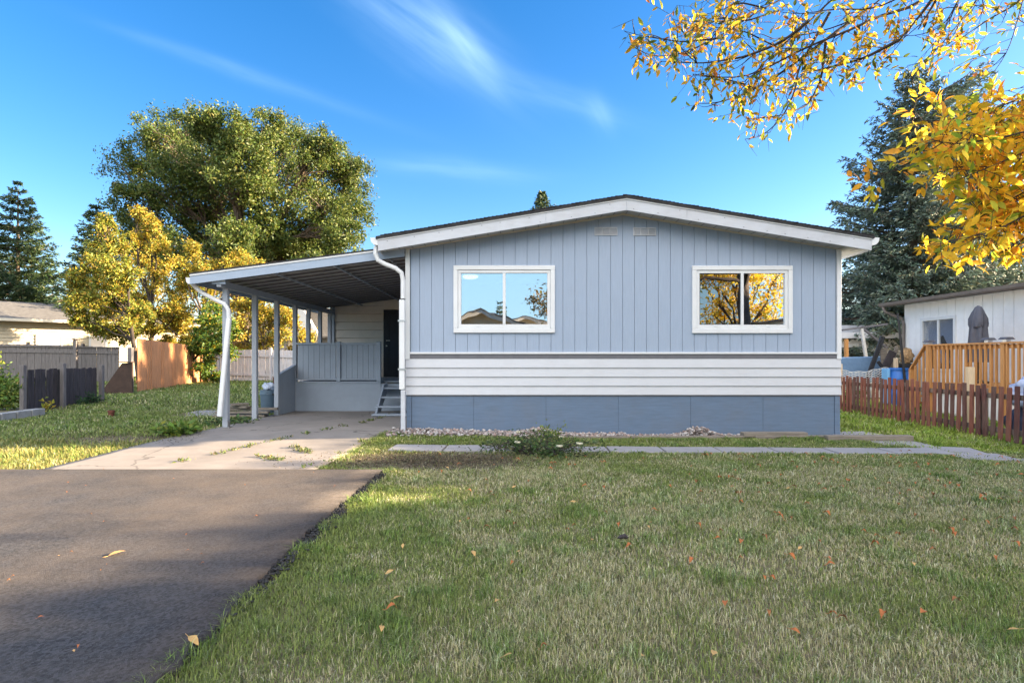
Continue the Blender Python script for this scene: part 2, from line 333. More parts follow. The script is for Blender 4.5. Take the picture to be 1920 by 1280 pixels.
def slab(name, poly, top, m, th=.08, step=.12, edge=0.0, seed=0):
    """poly as list of (y, xl, xr) rows; sampled to a thick sheet that follows the ground"""
    poly = sorted(poly); ys = np.arange(poly[0][0], poly[-1][0]+1e-6, step); ys[-1] = poly[-1][0]
    PY = [p[0] for p in poly]; xl = np.interp(ys, PY, [p[1] for p in poly]); xr = np.interp(ys, PY, [p[2] for p in poly])
    rg = np.random.default_rng(seed); xl = xl+edge*(rg.random(len(ys))-.5); xr = xr+edge*(rg.random(len(ys))-.5)
    n = 26; T = np.linspace(0, 1, n); XX = xl[:, None]*(1-T)+xr[:, None]*T; YY = np.repeat(ys[:, None], n, 1)
    Z = gz(XX, YY)+top; V = np.stack([XX, YY, Z], -1).reshape(-1, 3); V2 = V.copy(); V2[:, 2] -= th
    i, j = np.meshgrid(np.arange(n-1), np.arange(len(ys)-1)); a = (j*n+i).ravel(); F = [np.stack([a, a+1, a+n+1, a+n], 1)]
    m0 = len(V); b = []
    for j in range(len(ys)-1): b += [(j*n, (j+1)*n, (j+1)*n+m0, j*n+m0), (j*n+n-1, j*n+n-1+m0, (j+1)*n+n-1+m0, (j+1)*n+n-1)]
    l = (len(ys)-1)*n
    for i in range(n-1): b += [(i, i+m0, i+1+m0, i+1), (l+i, l+i+1, l+i+1+m0, l+i+m0)]
    return npmesh(name, np.concatenate([V, V2]), np.concatenate([F[0], np.array(b)]), m)
o = slab('asphalt_driveway', [(-9, -9.5, -1.40), (2.3, -9.5, -1.38), (4.2, -9.5, -1.50), (6.43, -9.5, -1.47)], .045, M['asphalt'], .12, .045, .035, 3); tag(o, kind='structure')
o = slab('concrete_driveway', [(6.44, -5.45, -2.28), (7.9, -5.5, -2.2), (8.6, -5.35, -2.18), (9.3, -5.15, -2.1), (9.56, -5.1, -1.86), (15.7, -5.1, -1.86)], .018, M['concrete'], .10); tag(o, kind='structure')
# walkway of square slabs crossing the lawn, and turning back beside the house
mb = MB(); rr = random.Random(4)
def pav(cx, cy, w, d, ang=0):
    z = g1(cx, cy)+.014+rr.uniform(-.004, .006); b = MB().box(-w/2, w/2, -d/2, d/2, -.05, 0)
    c, s = math.cos(ang), math.sin(ang); t = rr.uniform(-.01, .01)
    mb.add([(cx+x*c-y*s, cy+x*s+y*c, z+q+t*x) for x, y, q in b.v], b.f)
x = -1.72
for i in range(10):
    w = .76; cx = x+w/2; cy = 8.08-.035*cx+rr.uniform(-.015, .015); pav(cx, cy, w-.015, .50, -.035+rr.uniform(-.012, .012)); x += w+.01
for cx, cy, a in ((6.25, 7.62, -.15), (6.28, 8.2, -.3), (5.95, 8.75, -.2), (5.75, 9.3, -.1), (5.95, 9.85, .1), (6.6, 7.25, -.3)): pav(cx, cy, .74, .52, a)
path = mb.build('path', M['paver'], bev=.006); tag(path, kind='structure')
mb = MB(); rr = random.Random(9)
for cx, cy, a in ((-5.85, 12.35, .1), (-6.55, 12.1, .12), (-6.0, 12.95, .0), (-6.75, 12.7, .1), (-5.5, 13.3, 0)): pav(cx, cy, .68, .56, a)
o = mb.build('side_path', M['paver'], bev=.006); tag(o, kind='structure')

# ------------------------------------------------------------------ the house
def frame4(mb, x0, x1, z0, z1, w, y0, y1, wb=None):
    wb = wb or w
    mb.box(x0, x1, y0, y1, z1-w, z1); mb.box(x0, x1, y0, y1, z0, z0+wb); mb.box(x0, x0+w, y0, y1, z0+wb, z1-w); mb.box(x1-w, x1, y0, y1, z0+wb, z1-w)
HX0, HX1, HY, HB = -1.775, 5.525, 9.59, 27.5; HC = 1.87
house = thing('manufactured_house', 'blue grey single-storey manufactured home with low gable roof, white window frames and slate blue skirting', 'house', (HC, HY, 0))
wtop = lambda x: 3.735-.159*abs(x-HC)
WIN = [(-.985, .722, 1.722, 2.855), (3.03, 4.72, 1.715, 2.850)]
boards = MB(); gx = [HX0+.07]+[v for v in np.arange(-1.556, HX1-.07, .2012)]+[HX1-.07]
def board(xa, xb, za, zb=None):
    za_, = (za,)
    if zb is None:
        pl = [(xa, za), (xb, za), (xb, wtop(xb)), (xa, wtop(xa))]
        if xa < HC < xb: pl.insert(3, (HC, wtop(HC)))
        boards.prism(pl, 'y', HY, HY+.02)
    else: boards.box(xa, xb, HY, HY+.02, za, zb)
for a, b in zip(gx[:-1], gx[1:]):
    a2, b2 = a+.0032, b-.0032
    segs = [(a2, b2, None)]; cuts = []
    for w in WIN:
        if b2 > w[0]+.05 and a2 < w[1]-.05: cuts.append(w)
    if not cuts: board(a2, b2, 1.40); continue
    w = cuts[0]; lo, hi = max(a2, w[0]+.05), min(b2, w[1]-.05)
    if lo > a2+.005: board(a2, lo, 1.40)
    if hi < b2-.005: board(hi, b2, 1.40)
    board(lo, hi, 1.40, w[2]+.05); board(lo, hi, w[3]-.05)
boards.build('siding', M['siding'], house)
bk = MB(); bz0 = 1.28
xs_ = [HX0+.02, WIN[0][0]+.05, WIN[0][1]-.05, WIN[1][0]+.05, WIN[1][1]-.05, HX1-.02]
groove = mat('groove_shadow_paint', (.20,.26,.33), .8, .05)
for k in range(5):
    a, b = xs_[k], xs_[k+1]; w = WIN[0] if k == 1 else WIN[1] if k == 3 else None
    def tp(a, b, z0):
        pl = [(a, z0), (b, z0), (b, wtop(b)), (a, wtop(a))]
        if a < HC < b: pl.insert(3, (HC, wtop(HC)))
        bk.prism(pl, 'y', HY+.0205, HY+.07)
    if w: bk.box(a, b, HY+.0205, HY+.07, bz0, w[2]+.05); tp(a, b, w[3]-.05)
    else: tp(a, b, bz0)
bk.build('wall_backing', groove, house)
sw = MB(); sw.box(HX0, HX0+.08, HY+.07, HB, -.1, 3.1); sw.box(HX1-.08, HX1, HY+.07, HB, -.2, 3.1); sw.box(HX0+.08, HX1-.08, HB-.08, HB, -.1, 3.1)
sw.build('side_wall', M['siding'], house)
ct = MB().box(HX0-.02, HX0+.055, HY-.022, HY+.06, 1.28, wtop(HX0)-.005); ct.build('corner_trim', M['white'], house, bev=.003); ct = MB().box(HX1-.055, HX1+.02, HY-.022, HY+.06, 1.28, wtop(HX1)-.005)
ct.build('corner_trim', M['white'], house, bev=.003)
tt = MB()
for s in (-1, 1):
    xe = HX0-.02 if s < 0 else HX1+.02
    pl = [(xe, wtop(xe)+.02), (HC, wtop(HC)+.02), (HC, wtop(HC)-.035), (xe, wtop(xe)-.035)]; tt.prism(pl, 'y', HY-.025, HY-.0015)
tt.build('rake_trim', M['trimcream'], house)
# lower siding
lo = MB(); z = 1.288
for k in range(4): lo.prism([(HY-.006, z), (HY+.03, z), (HY+.03, z-.1515), (HY-.026, z-.1515), (HY-.026, z-.145)], 'x', HX0-.015, HX1+.015); z -= .152
lo.build('lap_siding', M['whitesid'], house)
mb = MB().box(HX0-.01, HX1+.01, HY-.012, HY+.03, 1.29, 1.366); mb.build('band', M['band'], house)
mb = MB().box(HX0+.056, HX1-.056, HY-.03, HY+.0195, 1.367, 1.399); mb.build('water_table_trim', M['white'], house, bev=.003)
mb = MB().box(HX0+.005, HX1-.005, HY+.0, HY+.05, .655, .679); mb.build('skirt_cap', M['band'], house)
sk = MB(); edges = [HX0+.08]+[e for e in np.arange(-.647, HX1-.1, 1.22)]+[HX1-.09]
for a, b in zip(edges[:-1], edges[1:]): sk.box(a+.002, b-.002, HY+.004, HY+.03, -.15, .654)
sk.box(HX0+.0, HX0+.077, HY-.008, HY+.06, -.15, .654); sk.box(HX1-.087, HX1, HY-.008, HY+.06, -.2, .654)
sk.build('skirting', M['skirt'], house)
MB().box(HX0+.02, HX1-.02, HY+.031, HY+.06, -.15, .66).build('skirting_frame', M['skirt'], house)
# windows
def window(parent, x0, x1, z0, z1, screen):
    f = MB(); frame4(f, x0, x1, z0, z1, .075, HY-.035, HY+.02); fr = f.build('window', M['white'], parent, bev=.006)
    s = MB(); xi0, xi1, zi0, zi1 = x0+.0765, x1-.0765, z0+.0765, z1-.0765; frame4(s, xi0, xi1, zi0, zi1, .05, HY-.018, HY+.05, .068)
    mx = (xi0+xi1)/2-.0; s.box(mx-.024, mx+.024, HY-.022, HY+.045, zi0+.0685, zi1-.0505)
    s.box(xi0+.3, xi0+.36, HY-.026, HY-.0185, zi0+.03, zi0+.037); s.box(xi1-.36, xi1-.3, HY-.026, HY-.0185, zi0+.03, zi0+.037)
    s.build('sash', M['white'], fr, bev=.004)
    a, b = xi0+.0505, mx-.0245; c, d = mx+.0245, xi1-.0505; zz0, zz1 = zi0+.069, zi1-.051
    if screen: t = MB(); frame4(t, a, b, zz0, zz1, .012, HY+.0, HY+.012); t.build('screen_frame', M['black'], fr); MB().box(a+.0125, b-.0125, HY+.004, HY+.006, zz0+.0125, zz1-.0125).build('insect_screen', M['screen'], fr)
    MB().box(a, b, HY+.024, HY+.028, zz0, zz1).build('pane', M['glass'], fr); MB().box(c, d, HY+.014, HY+.018, zz0, zz1).build('pane', M['glass'], fr)
window(house, *WIN[0], False); window(house, *WIN[1], True)
# vents
for vx, vz in ((1.39, 3.50), (2.04, 3.495)):
    v = MB(); w, h = .385, .135; frame4(v, vx, vx+w, vz-h, vz, .014, HY-.016, HY-.0005)
    for k in (1, 2): v.box(vx+w*k/3-.008, vx+w*k/3+.008, HY-.014, HY-.0005, vz-h+.0145, vz-.0145)
    vo = v.build('gable_vent', M['fascia'], house)
    lv = MB()
    for k in range(7): zz = vz-h+.018+k*.0155; lv.prism([(HY-.012, zz), (HY-.009, zz), (HY-.001, zz+.012), (HY-.004, zz+.012)], 'x', vx+.0145, vx+w-.0145)
    lv.build('louvre', M['fascia'], vo)
# roof
RX0, RX1, RY, RC = -2.18, 5.85, 9.25, 1.865
rz = lambda x: 3.93-(.66/4.02)*abs(x-RC)
def chev(t0, t1, ya, yb, xa=RX0, xb=RX1):
    return [(xa, rz(xa)+t0), (RC, rz(RC)+t0), (xb, rz(xb)+t0), (xb, rz(xb)+t1), (RC, rz(RC)+t1), (xa, rz(xa)+t1)]
def chevmb(t0, t1, ya, yb, xa=RX0, xb=RX1):
    m = MB()
    for a, b in ((xa, RC), (RC, xb)): m.prism([(a, rz(a)+t0), (b, rz(b)+t0), (b, rz(b)+t1), (a, rz(a)+t1)], 'y', ya, yb)
    return m
roof = chevmb(.012, -.03, RY-.03, HB+.3, RX0-.03, RX1+.03).build('roof', M['shingle'], house)
tabs = MB(); rr = random.Random(2)     # shingle butts seen along the rake
for s in (-1, 1):
    L_ = 4.0; n = 62
    for k in range(n):
        xa = RC+s*(L_*k/n); xb = RC+s*(L_*(k+1)/n); h = .010+rr.uniform(0, .008)
        pl = [(xa, rz(xa)+.0125), (xb, rz(xb)+.0125), (xb, rz(xb)+.0125+h), (xa, rz(xa)+.0125+h*.35)]
        tabs.prism(pl, 'y', RY-.035-rr.uniform(0, .01), RY+2.2)
tabs.build('shingle_course', M['shingle'], roof)
chevmb(-.031, -.20, RY+.035, HB+.2).build('soffit', M['soffit'], house)
for k in range(38):
    xx = RX0+.1+k*.21
    if xx < RX1-.1: MB().box(xx-.004, xx+.004, RY+.04, HY-.03, rz(xx)-.204, rz(xx)-.1995).build('soffit_seam', M['band'], house)
f_ = MB()
cutsx = [RX0, .55, RC, RC+.98, RX1]
for a, b in zip(cutsx[:-1], cutsx[1:]): f_.prism([(a+.0015, rz(a)-.055), (b-.0015, rz(b)-.055), (b-.0015, rz(b)-.225), (a+.0015, rz(a)-.225)], 'y', RY, RY+.03)
f_.build('fascia', M['fascia'], house)
rr = random.Random(13)
for k in range(22):
    xx = RX0+.2+k*.36+rr.uniform(-.1, .1); zz = rz(xx)-rr.choice((.09, .19)); MB().box(xx-.006, xx+.006, RY-.003, RY+.001, zz-.006, zz+.006).build('nail', M['band'], house)
chevmb(-.032, -.054, RY-.012, RY+.03).build('drip_edge', M['white'], house)
MB().box(RX0-.0, RX0+.02, RY+.031, HB+.2, rz(RX0)-.23, rz(RX0)-.04).box(RX1-.02, RX1, RY+.031, HB+.2, rz(RX1)-.23, rz(RX1)-.04).build('eave_fascia', M['fascia'], house)
gp = lambda x, s: [(x, 3.255), (x+s*.125, 3.255), (x+s*.11, 3.19), (x+s*.07, 3.145), (x, 3.13)]
MB().prism(gp(RX0-.002, -1), 'y', RY+.0, HB+.2).build('gutter', M['white'], house); MB().prism(gp(RX1+.002, 1), 'y', RY+.0, HB+.2).build('gutter', M['white'], house)
px = lambda x, y, Y: ((x-960)*Y/1067, Y, CAMZ+(671-y)*Y/1067)
dp = [px(705, 462, 9.33), px(704, 476, 9.33), px(709, 488, 9.34), px(722, 495, 9.36), px(742, 503, 9.38), px(753, 512, 9.4), px(755.5, 526, 9.42), px(755.5, 560, 9.42)]
MB().tube(dp, .038, 8).build('downspout', M['white'], house, smooth=False)
q0 = px(749, 562, 9.44); q1 = px(757, 730, 9.44)
MB().box(q0[0], q1[0]+.02, 9.40, 9.48, q1[2], q0[2]).build('downspout', M['white'], house, bev=.008)
q0 = px(752, 731, 9.44)
MB().box(q0[0], q0[0]+.075, 9.40, 9.47, g1(-1.8, 9.4)+.01, q0[2]).build('downspout', M['fascia'], house, bev=.008)
for zz in (1.9, 1.1): MB().box(q0[0]-.045, q0[0]+.095, 9.394, 9.3995, zz, zz+.03).build('strap', M['metal'], house)
# rooms seen through the glass
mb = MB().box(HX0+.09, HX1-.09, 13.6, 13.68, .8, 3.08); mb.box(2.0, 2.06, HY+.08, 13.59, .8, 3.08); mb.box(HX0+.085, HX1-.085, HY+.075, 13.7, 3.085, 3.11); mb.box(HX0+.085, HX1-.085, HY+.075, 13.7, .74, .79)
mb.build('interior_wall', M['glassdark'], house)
# rear addition behind the carport: panelled wall and dark door
mb = MB(); z = 2.95
while z > .1: mb.prism([(15.76, z), (15.8, z), (15.8, z-.207), (15.735, z-.207), (15.735, z-.198)], 'x', -4.9, -3.56); mb.prism([(15.76, z), (15.8, z), (15.8, z-.207), (15.735, z-.207), (15.735, z-.198)], 'x', -2.56, HX0); z -= .22
mb.box(-3.56, -2.56, 15.76, 15.8, 2.64, 2.95)
mb.build('addition_wall', M['backwall'], house); MB().box(-5.0, HX0, 15.801, 15.86, -.1, 3.0).build('addition_wall', M['backwall'], house)
MB().box(-5.02, -4.905, 15.70, 15.80, -.1, 2.9).build('corner_trim', M['cpaint'], house)
d = MB().box(-3.55, -2.57, 15.72, 15.79, .78, 2.63); frame4(d, -3.5, -2.62, .85, 2.58, .1, 15.708, 15.719); door = d.build('door', M['door'], house)
MB().tube([(-3.46, 15.72, 1.78), (-3.46, 15.66, 1.78), (-3.36, 15.66, 1.78)], .012, 8).build('handle', M['metal'], door); MB().lathe((-3.46, 15.70, 1.62), [(.02, 0), (.02, .03)], 10).build('lock', M['metal'], door)

lamp = MB().lathe((-.89, 12.2, 3.0), [(.11, 0), (.155, .02), (.16, .05), (.15, .06)], 24).build('ceiling_lamp', M['lamp'], smooth=False)
tag(lamp, 'round lit ceiling lamp glowing behind the top left corner of the left window', 'lamp')

# ------------------------------------------------------------------ carport
cp = thing('carport', 'grey blue lean-to carport with corrugated roof on square posts beside the house', 'carport', (-3.6, 9.6, 0))
CX0, CX1, CY = -5.39, -1.80, 9.52
cz = lambda x: 2.70+.1295*(x-CX0)
def cs(t0, t1, y0, y1, xa=CX0, xb=CX1): return MB().prism([(xa, cz(xa)+t0), (xb, cz(xb)+t0), (xb, cz(xb)+t1), (xa, cz(xa)+t1)], 'y', y0, y1)
cs(-.032, -.165, CY, CY+.03).build('fascia', M['cfascia'], cp); cs(-.001, -.031, CY-.012, CY+.03).build('drip_edge', M['white'], cp)
cs(.0, .022, CY-.02, 15.85, CX0-.01, CX1-.01).build('roof', M['shingle'], cp)
cs(-.04, -.05, 9.56, 15.73, CX0+.02, CX1-.01).build('metal_ceiling', M['deckroof'], cp)
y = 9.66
while y < 15.6: cs(-.0505, -.088, y, y+.045, CX0+.03, CX1-.02).build('shade_painted_rib', M['band'], cp); y += .34  # dark colour on the ribs paints in the shade of their faces
for bx in (-4.08, -3.05): MB().bar((bx, CY+.04, cz(bx)-.118), (bx-.06, 15.73, cz(bx)-.118), .028, .03).build('purlin', M['post'], cp)
MB().box(CX0-.0, CX0+.02, CY+.031, 15.8, cz(CX0)-.165, cz(CX0)-.004).build('eave_fascia', M['cfascia'], cp)
MB().prism([(CX0-.002, 2.65), (CX0-.09, 2.65), (CX0-.08, 2.58), (CX0-.05, 2.545), (CX0-.002, 2.54)], 'y', CY+.03, 15.8).build('gutter', M['white'], cp)
MB().box(-4.99, -4.91, 9.60, 15.69, 2.50, 2.612).build('beam', M['post'], cp, bev=.004); MB().box(-5.06, -4.83, 9.585, 9.599, 2.545, 2.615).build('beam_cap', M['cfascia'], cp)
PY_ = [9.85, 10.96, 11.98, 12.98, 13.83, 14.67, 15.45]
for y in PY_:
    MB().box(-4.995, -4.905, y-.045, y+.045, g1(-4.95, y)+.01, 2.499).build('post', M['post'], cp, bev=.006)
for y in PY_[:3]:
    zz = g1(-4.95, y)+.02; MB().box(-5.03, -4.87, y-.055, y+.055, zz, zz+.012).box(-5.0, -4.996, y-.04, y+.04, zz+.0121, zz+.12).box(-4.904, -4.90, y-.04, y+.04, zz+.0121, zz+.12).build('post_base', M['metal'], cp)
pts = [(-5.40, 9.60, 2.56), (-5.36, 9.66, 2.49), (-5.27, 9.70, 2.40), (-5.08, 9.72, 2.30), (-4.91, 9.72, 2.22), (-4.845, 9.72, 2.12), (-4.835, 9.72, 1.95)]
MB().tube(pts, .036, 8).build('downspout', M['white'], cp)
MB().bar((-4.835, 9.72, 1.98), (-4.985, 9.70, .30), .078, .065, (0,1,0)).build('downspout', M['white'], cp, bev=.012)

# ------------------------------------------------------------------ porch deck under the carport
pd = thing('porch_deck', 'grey blue raised porch with boarded railing and open steps beneath the carport roof', 'porch', (-3.9, 12.9, .06))
MB().box(-4.90, -2.98, 12.92, 12.95, .03, .73).build('skirt_panel', M['cpaint'], pd)
mb = MB(); y = 12.90
while y < 15.6: mb.box(-4.90, -2.98, y, y+.135, .735, .77); y += .142
mb.box(-2.97, HX0-.01, 13.2, 15.7, .735, .77)
mb.build('deck_board', M['cpaint'], pd)
mb = MB(); x = -4.86
while x < -3.05:
    if abs(x+.05+3.93) > .06: mb.box(x, x+.118, 12.905, 12.925, .84, 1.60)
    x += .1235
mb.build('railing_board', M['cpaint'], pd)
MB().box(-4.90, -3.02, 12.88, 12.95, 1.602, 1.645).box(-4.90, -3.02, 12.89, 12.94, .80, .838).build('rail', M['cpaint'], pd, bev=.004)
for xx in (-3.93, -3.02): MB().box(xx-.045, xx+.045, 12.865, 12.955, .772, 1.67).build('railing_post', M['cpaint'], pd, bev=.006)
mb = MB(); y = 13.1
while y < 15.4: mb.box(-4.90, -4.88, y, y+.118, .84, 1.6); y += .1235
mb.box(-4.902, -4.86, 13.03, 15.4, 1.601, 1.645); mb.build('railing_board', M['cpaint'], pd)
MB().prism([(12.03, .09), (12.93, .09), (12.93, 1.12), (12.03, .93)], 'x', -4.96, -4.93).build('side_panel', M['cpaint'], pd)
MB().bar((-4.945, 12.0, .935), (-4.945, 12.94, 1.135), .07, .03).build('side_panel_cap', M['cpaint'], pd)
st = [(12.72, .555), (12.45, .37), (12.17, .19), (11.88, .045)]
for y, z in st: MB().box(-2.90, -1.83, y-.14, y+.12, z+.06, z+.095).build('step', M['cpaint'], pd, bev=.004)
for xx in (-2.85, -1.9): MB().prism([(12.9, .74), (12.9, .52), (12.15, .09), (11.9, .09), (11.9, .14), (12.6, .70)], 'x', xx-.02, xx+.02).build('stringer', M['cpaint'], pd)
MB().box(-2.97, -1.83, 12.93, 12.94, .1, .72).build('skirt_panel', M['cpaint'], pd)

# bin, bag, planks by the post
bz = g1(-5.45, 12.3)+.0
b_ = thing('garbage_bin', 'slate blue plastic garbage bin standing between the carport posts', 'bin', (-5.27, 12.3, bz))
MB().lathe((-5.27, 12.3, bz), [(.135, 0), (.14, .01), (.162, .42), (.165, .43)], 24).build('bin_body', M['binplastic'], b_, smooth=True)
MB().lathe((-5.27, 12.3, bz+.431), [(.178, 0), (.178, .035), (.165, .04), (.165, .1)], 24).build('bin_rim', M['binplastic'], b_)
MB().box(-5.14, -5.08, 12.18, 12.22, bz+.42, bz+.47).build('handle', M['black'], b_, bev=.01)
def blob(name, c, rad, m, seed, amp=.35, sub=3):
    import bmesh
    bm = bmesh.new(); bmesh.ops.create_icosphere(bm, subdivisions=sub, radius=1); rg = random.Random(seed); k = [rg.uniform(3, 9) for _ in range(6)]
    for v in bm.verts:
        p = v.co; w = 1+amp*(math.sin(k[0]*p.x+k[1]*p.y)*.4+math.sin(k[2]*p.z+k[3]*p.x)*.35+math.sin(k[4]*p.y-k[5]*p.z)*.35)
        v.co = Vector((p.x*rad[0]*w, p.y*rad[1]*w, p.z*rad[2]*w))
    me = bpy.data.meshes.new(name); bm.to_mesh(me); bm.free(); me.materials.append(m)
    for p in me.polygons: p.use_smooth = True
    o = bpy.data.objects.new(name, me); C.objects.link(o); o.location = c; return o
o = blob('plastic_bag', (-5.25, 12.28, bz+.60), (.125, .12, .09), M['bag'], 3); tag(o, 'crumpled white plastic bag lying in the top of the garbage bin', 'bag')
o = MB().box(-5.22, -5.12, 12.42, 12.5, bz+.0, bz+.80).build('reddish_board', M['rust'], bev=.004); tag(o, 'dark reddish board standing upright behind the garbage bin', 'board')
rr = random.Random(11)
plk = [(-5.55, 11.6, .0, 1.0, .12), (-5.45, 11.75, .0, .8, -.1), (-5.5, 11.62, .07, 1.05, .05), (-5.42, 11.7, .13, 1.15, .14), (-5.6, 11.65, .18, .5, -.3), (-5.55, 11.6, .235, .34, .6)]
plab = ['longest grey plank at the bottom of the scrap wood pile beside the carport posts', 'short plank lying flat at the back of the bottom layer of the scrap wood pile', 'weathered plank in the middle of the scrap wood pile', 'round-ended plank sticking out right from the scrap wood pile towards the bin', 'short plank near the top of the scrap wood pile', 'small wood offcut on the very top of the scrap wood pile']
for (x, y, z, l, a), lb in zip(plk, plab):
    zz = g1(x, y)+.02+z; mb = MB().box(-l/2, l/2, -.07, .07, 0, .045); c, s = math.cos(a), math.sin(a)
    mb.v = [(x+p*c-q*s, y+p*s+q*c, zz+r) for p, q, r in mb.v]; tag(mb.build('plank', M['timber'], bev=.006), lb, 'plank', 'scrap planks piled beside the carport posts')

# ------------------------------------------------------------------ timbers and stones along the skirting
def timber(x0, x1, y, h, d, lab, dz=0):
    z = g1((x0+x1)/2, y); o = MB().box(x0, x1, y-d/2, y+d/2, z-.03+dz, z+h+dz).build('landscape_timber', M['timber'], bev=.008); tag(o, lab, 'timber', 'timbers edging the gravel bed along the skirting')
timber(.30, 1.9, 9.20, .035, .10, 'low grey timber edging the gravel bed left of the small stone heap')
timber(1.92, 3.75, 9.18, .045, .10, 'long low timber edging the gravel bed in front of the stone heap')
timber(3.9, 5.3, 9.16, .055, .11, 'dark lower timber at the right end of the gravel bed, carrying a shorter board')
timber(3.72, 4.75, 9.20, .045, .16, 'short grey board stacked on top of a timber under the right window', .06)
timber(4.95, 6.3, 8.98, .085, .13, 'thick pale timber lying past the right corner of the house')

# ------------------------------------------------------------------ fences
def fence(name, lab, P0, P1, h0, h1, m, bw=.14, gap=.006, posts=(), pm=None, rails=((.25),(.8)), railm=None, z0f=None, jit=.01, cap=False, thick=.02, ph=.1, rail_side=1, individual=False, cat='fence', pleat=0, lift=.0):
    P0 = Vector((*P0, 0)); P1 = Vector((*P1, 0)); L_ = (P1-P0).length; d = (P1-P0)/L_; nrm = Vector((-d.y, d.x, 0)); rg = random.Random(hash(name) % 97 if False else len(name)*7)
    base = thing(name, lab, cat, (P0.x, P0.y, g1(P0.x, P0.y)))
    s = 0; mb = MB()
    while s < L_-bw*.4:
        c = P0+d*(s+bw/2); z = g1(c.x, c.y)+lift; h = h0+(h1-h0)*s/L_+rg.uniform(-jit, jit); off = 0
        a = 0
        if pleat: a = (.11 if int(s/(bw*pleat)) % 2 else -.11)
        dd = (d+nrm*a).normalized(); nn = Vector((-dd.y, dd.x, 0)); lean = d*rg.uniform(-jit, jit)*1.5
        q = [c-dd*bw/2, c+dd*bw/2, c+dd*bw/2+nn*thick, c-dd*bw/2+nn*thick]
        piece = MB().add([(p.x, p.y, z) for p in q]+[(p.x+lean.x, p.y+lean.y, z+h) for p in q], [(3,2,1,0),(4,5,6,7),(0,1,5,4),(1,2,6,5),(2,3,7,6),(3,0,4,7)])
        if individual: piece.build('picket', m if rg.random() > .08+.6*s/L_ else M['redfence2'], base, bev=.004)
        else: mb.add(piece.v, piece.f)
        s += bw+gap
    if not individual: mb.build('boards', m, base)
    for r in rails:
        z0 = g1(P0.x, P0.y)+h0*r+lift; z1 = g1(P1.x, P1.y)+h1*r+lift; o_ = nrm*(.03*rail_side+(thick if rail_side > 0 else 0))
        MB().bar(P0+o_+Vector((0,0,z0)), P1+o_+Vector((0,0,z1)), .035, .085).build('rail', railm or m, base)
    for sp in posts:
        c = P0+d*sp+nrm*(.075*rail_side+(thick if rail_side > 0 else 0)); z = g1(c.x, c.y)
        MB().box(c.x-.045, c.x+.045, c.y-.045, c.y+.045, z-.05, z+h0+(h1-h0)*sp/L_+ph).build('post', pm or railm or m, base, bev=.004)
    if cap:
        MB().bar(P0+Vector((0,0,g1(P0.x,P0.y)+h0+.0)), P1+Vector((0,0,g1(P1.x,P1.y)+h1+.0)), .10, .035).build('cap_rail', pm or m, base)
        z0 = Vector((0,0,g1(P0.x,P0.y)+h0*.86)); z1 = Vector((0,0,g1(P1.x,P1.y)+h1*.86)); MB().bar(P0-nrm*.02+z0, P1-nrm*.02+z1, .03, .11).build('rail', m, base)
    return base
fence('grey_board_fence', 'long weathered grey board fence with a top rail in front of the beige house', (-26.5, 23.4), (-15.35, 22.2), 1.45, 1.40, M['greywood'], .15, .008, (2.4, 4.8, 7.2, 9.6), M['greywood'], (.12,), cap=True)
fence('cedar_fence', 'tall reddish cedar board fence catching patches of low sun left of the carport', (-11.5, 17.5), (-13.2, 24.3), 1.66, 1.52, M['cedar'], .145, .011, (), M['greywood'], (.2, .8), rail_side=1, pleat=4, thick=.022)
o = MB().box(-11.66, -11.54, 17.25, 17.36, .2, 1.62).build('fence_post', M['greywood'], bev=.005); tag(o, 'single grey fence post standing at the near end of the cedar fence', 'post')
fence('low_dark_fence', 'short low fence section of dark stained boards standing on the grass at left', (-10.35, 12.15), (-10.45, 14.3), .92, .86, M['darkwood'], .10, .004, (), M['darkwood'], (.3, .75), jit=.02, thick=.02)
for (x, y, h, lb) in ((-10.33, 12.02, 1.02, 'thick weathered post at the near left end of the low dark fence'), (-10.30, 13.05, 1.02, 'weathered post rising above the middle of the low dark fence'), (-10.36, 14.36, .93, 'narrow dark post closing the right end of the low dark fence')):
    z = g1(x, y); tag(MB().box(x-.045, x+.045, y-.045, y+.045, z-.05, z+h).build('fence_post', M['greywood'], bev=.006), lb, 'post')
fence('white_picket_fence', 'white board fence with gaps across the yard behind the carport', (-15.6, 25.6), (-8.3, 25.2), 1.45, 1.40, M['whitefence'], .14, .02, (0.1, 2.5, 4.9, 7.2), M['whitefence'], (.22, .82), rail_side=-1)
x, y = -16.8, 21.9; z = g1(x, y)
pp = thing('capped_post', 'slim grey post with a flat round cap rising behind the low dark fence', 'post', (x, y, z)); MB().box(x-.06, x+.06, y-.06, y+.06, z, z+1.62).build('pole', M['greywood'], pp); MB().lathe((x, y, z+1.62), [(.05, 0), (.12, .03), (.12, .06), (.05, .1)], 12).build('cap', M['greywood'], pp)
# leaning board
o = MB().prism([(-12.0, g1(-12, 16.6)-.0), (-11.35, 1.15), (-11.05, 1.17), (-11.05, g1(-11, 16.6)-.0)], 'y', 16.55, 16.60).build('leaning_board', M['brownboard']); tag(o, 'dark brown sheet of wood leaning diagonally against the post of the cedar fence', 'board')
o = MB().box(-11.38, -11.04, 16.48, 16.66, 1.17, 1.20).build('board_ledge', M['brownboard'], bev=.004); tag(o, 'small weathered shelf board resting on the leaning brown board', 'board')
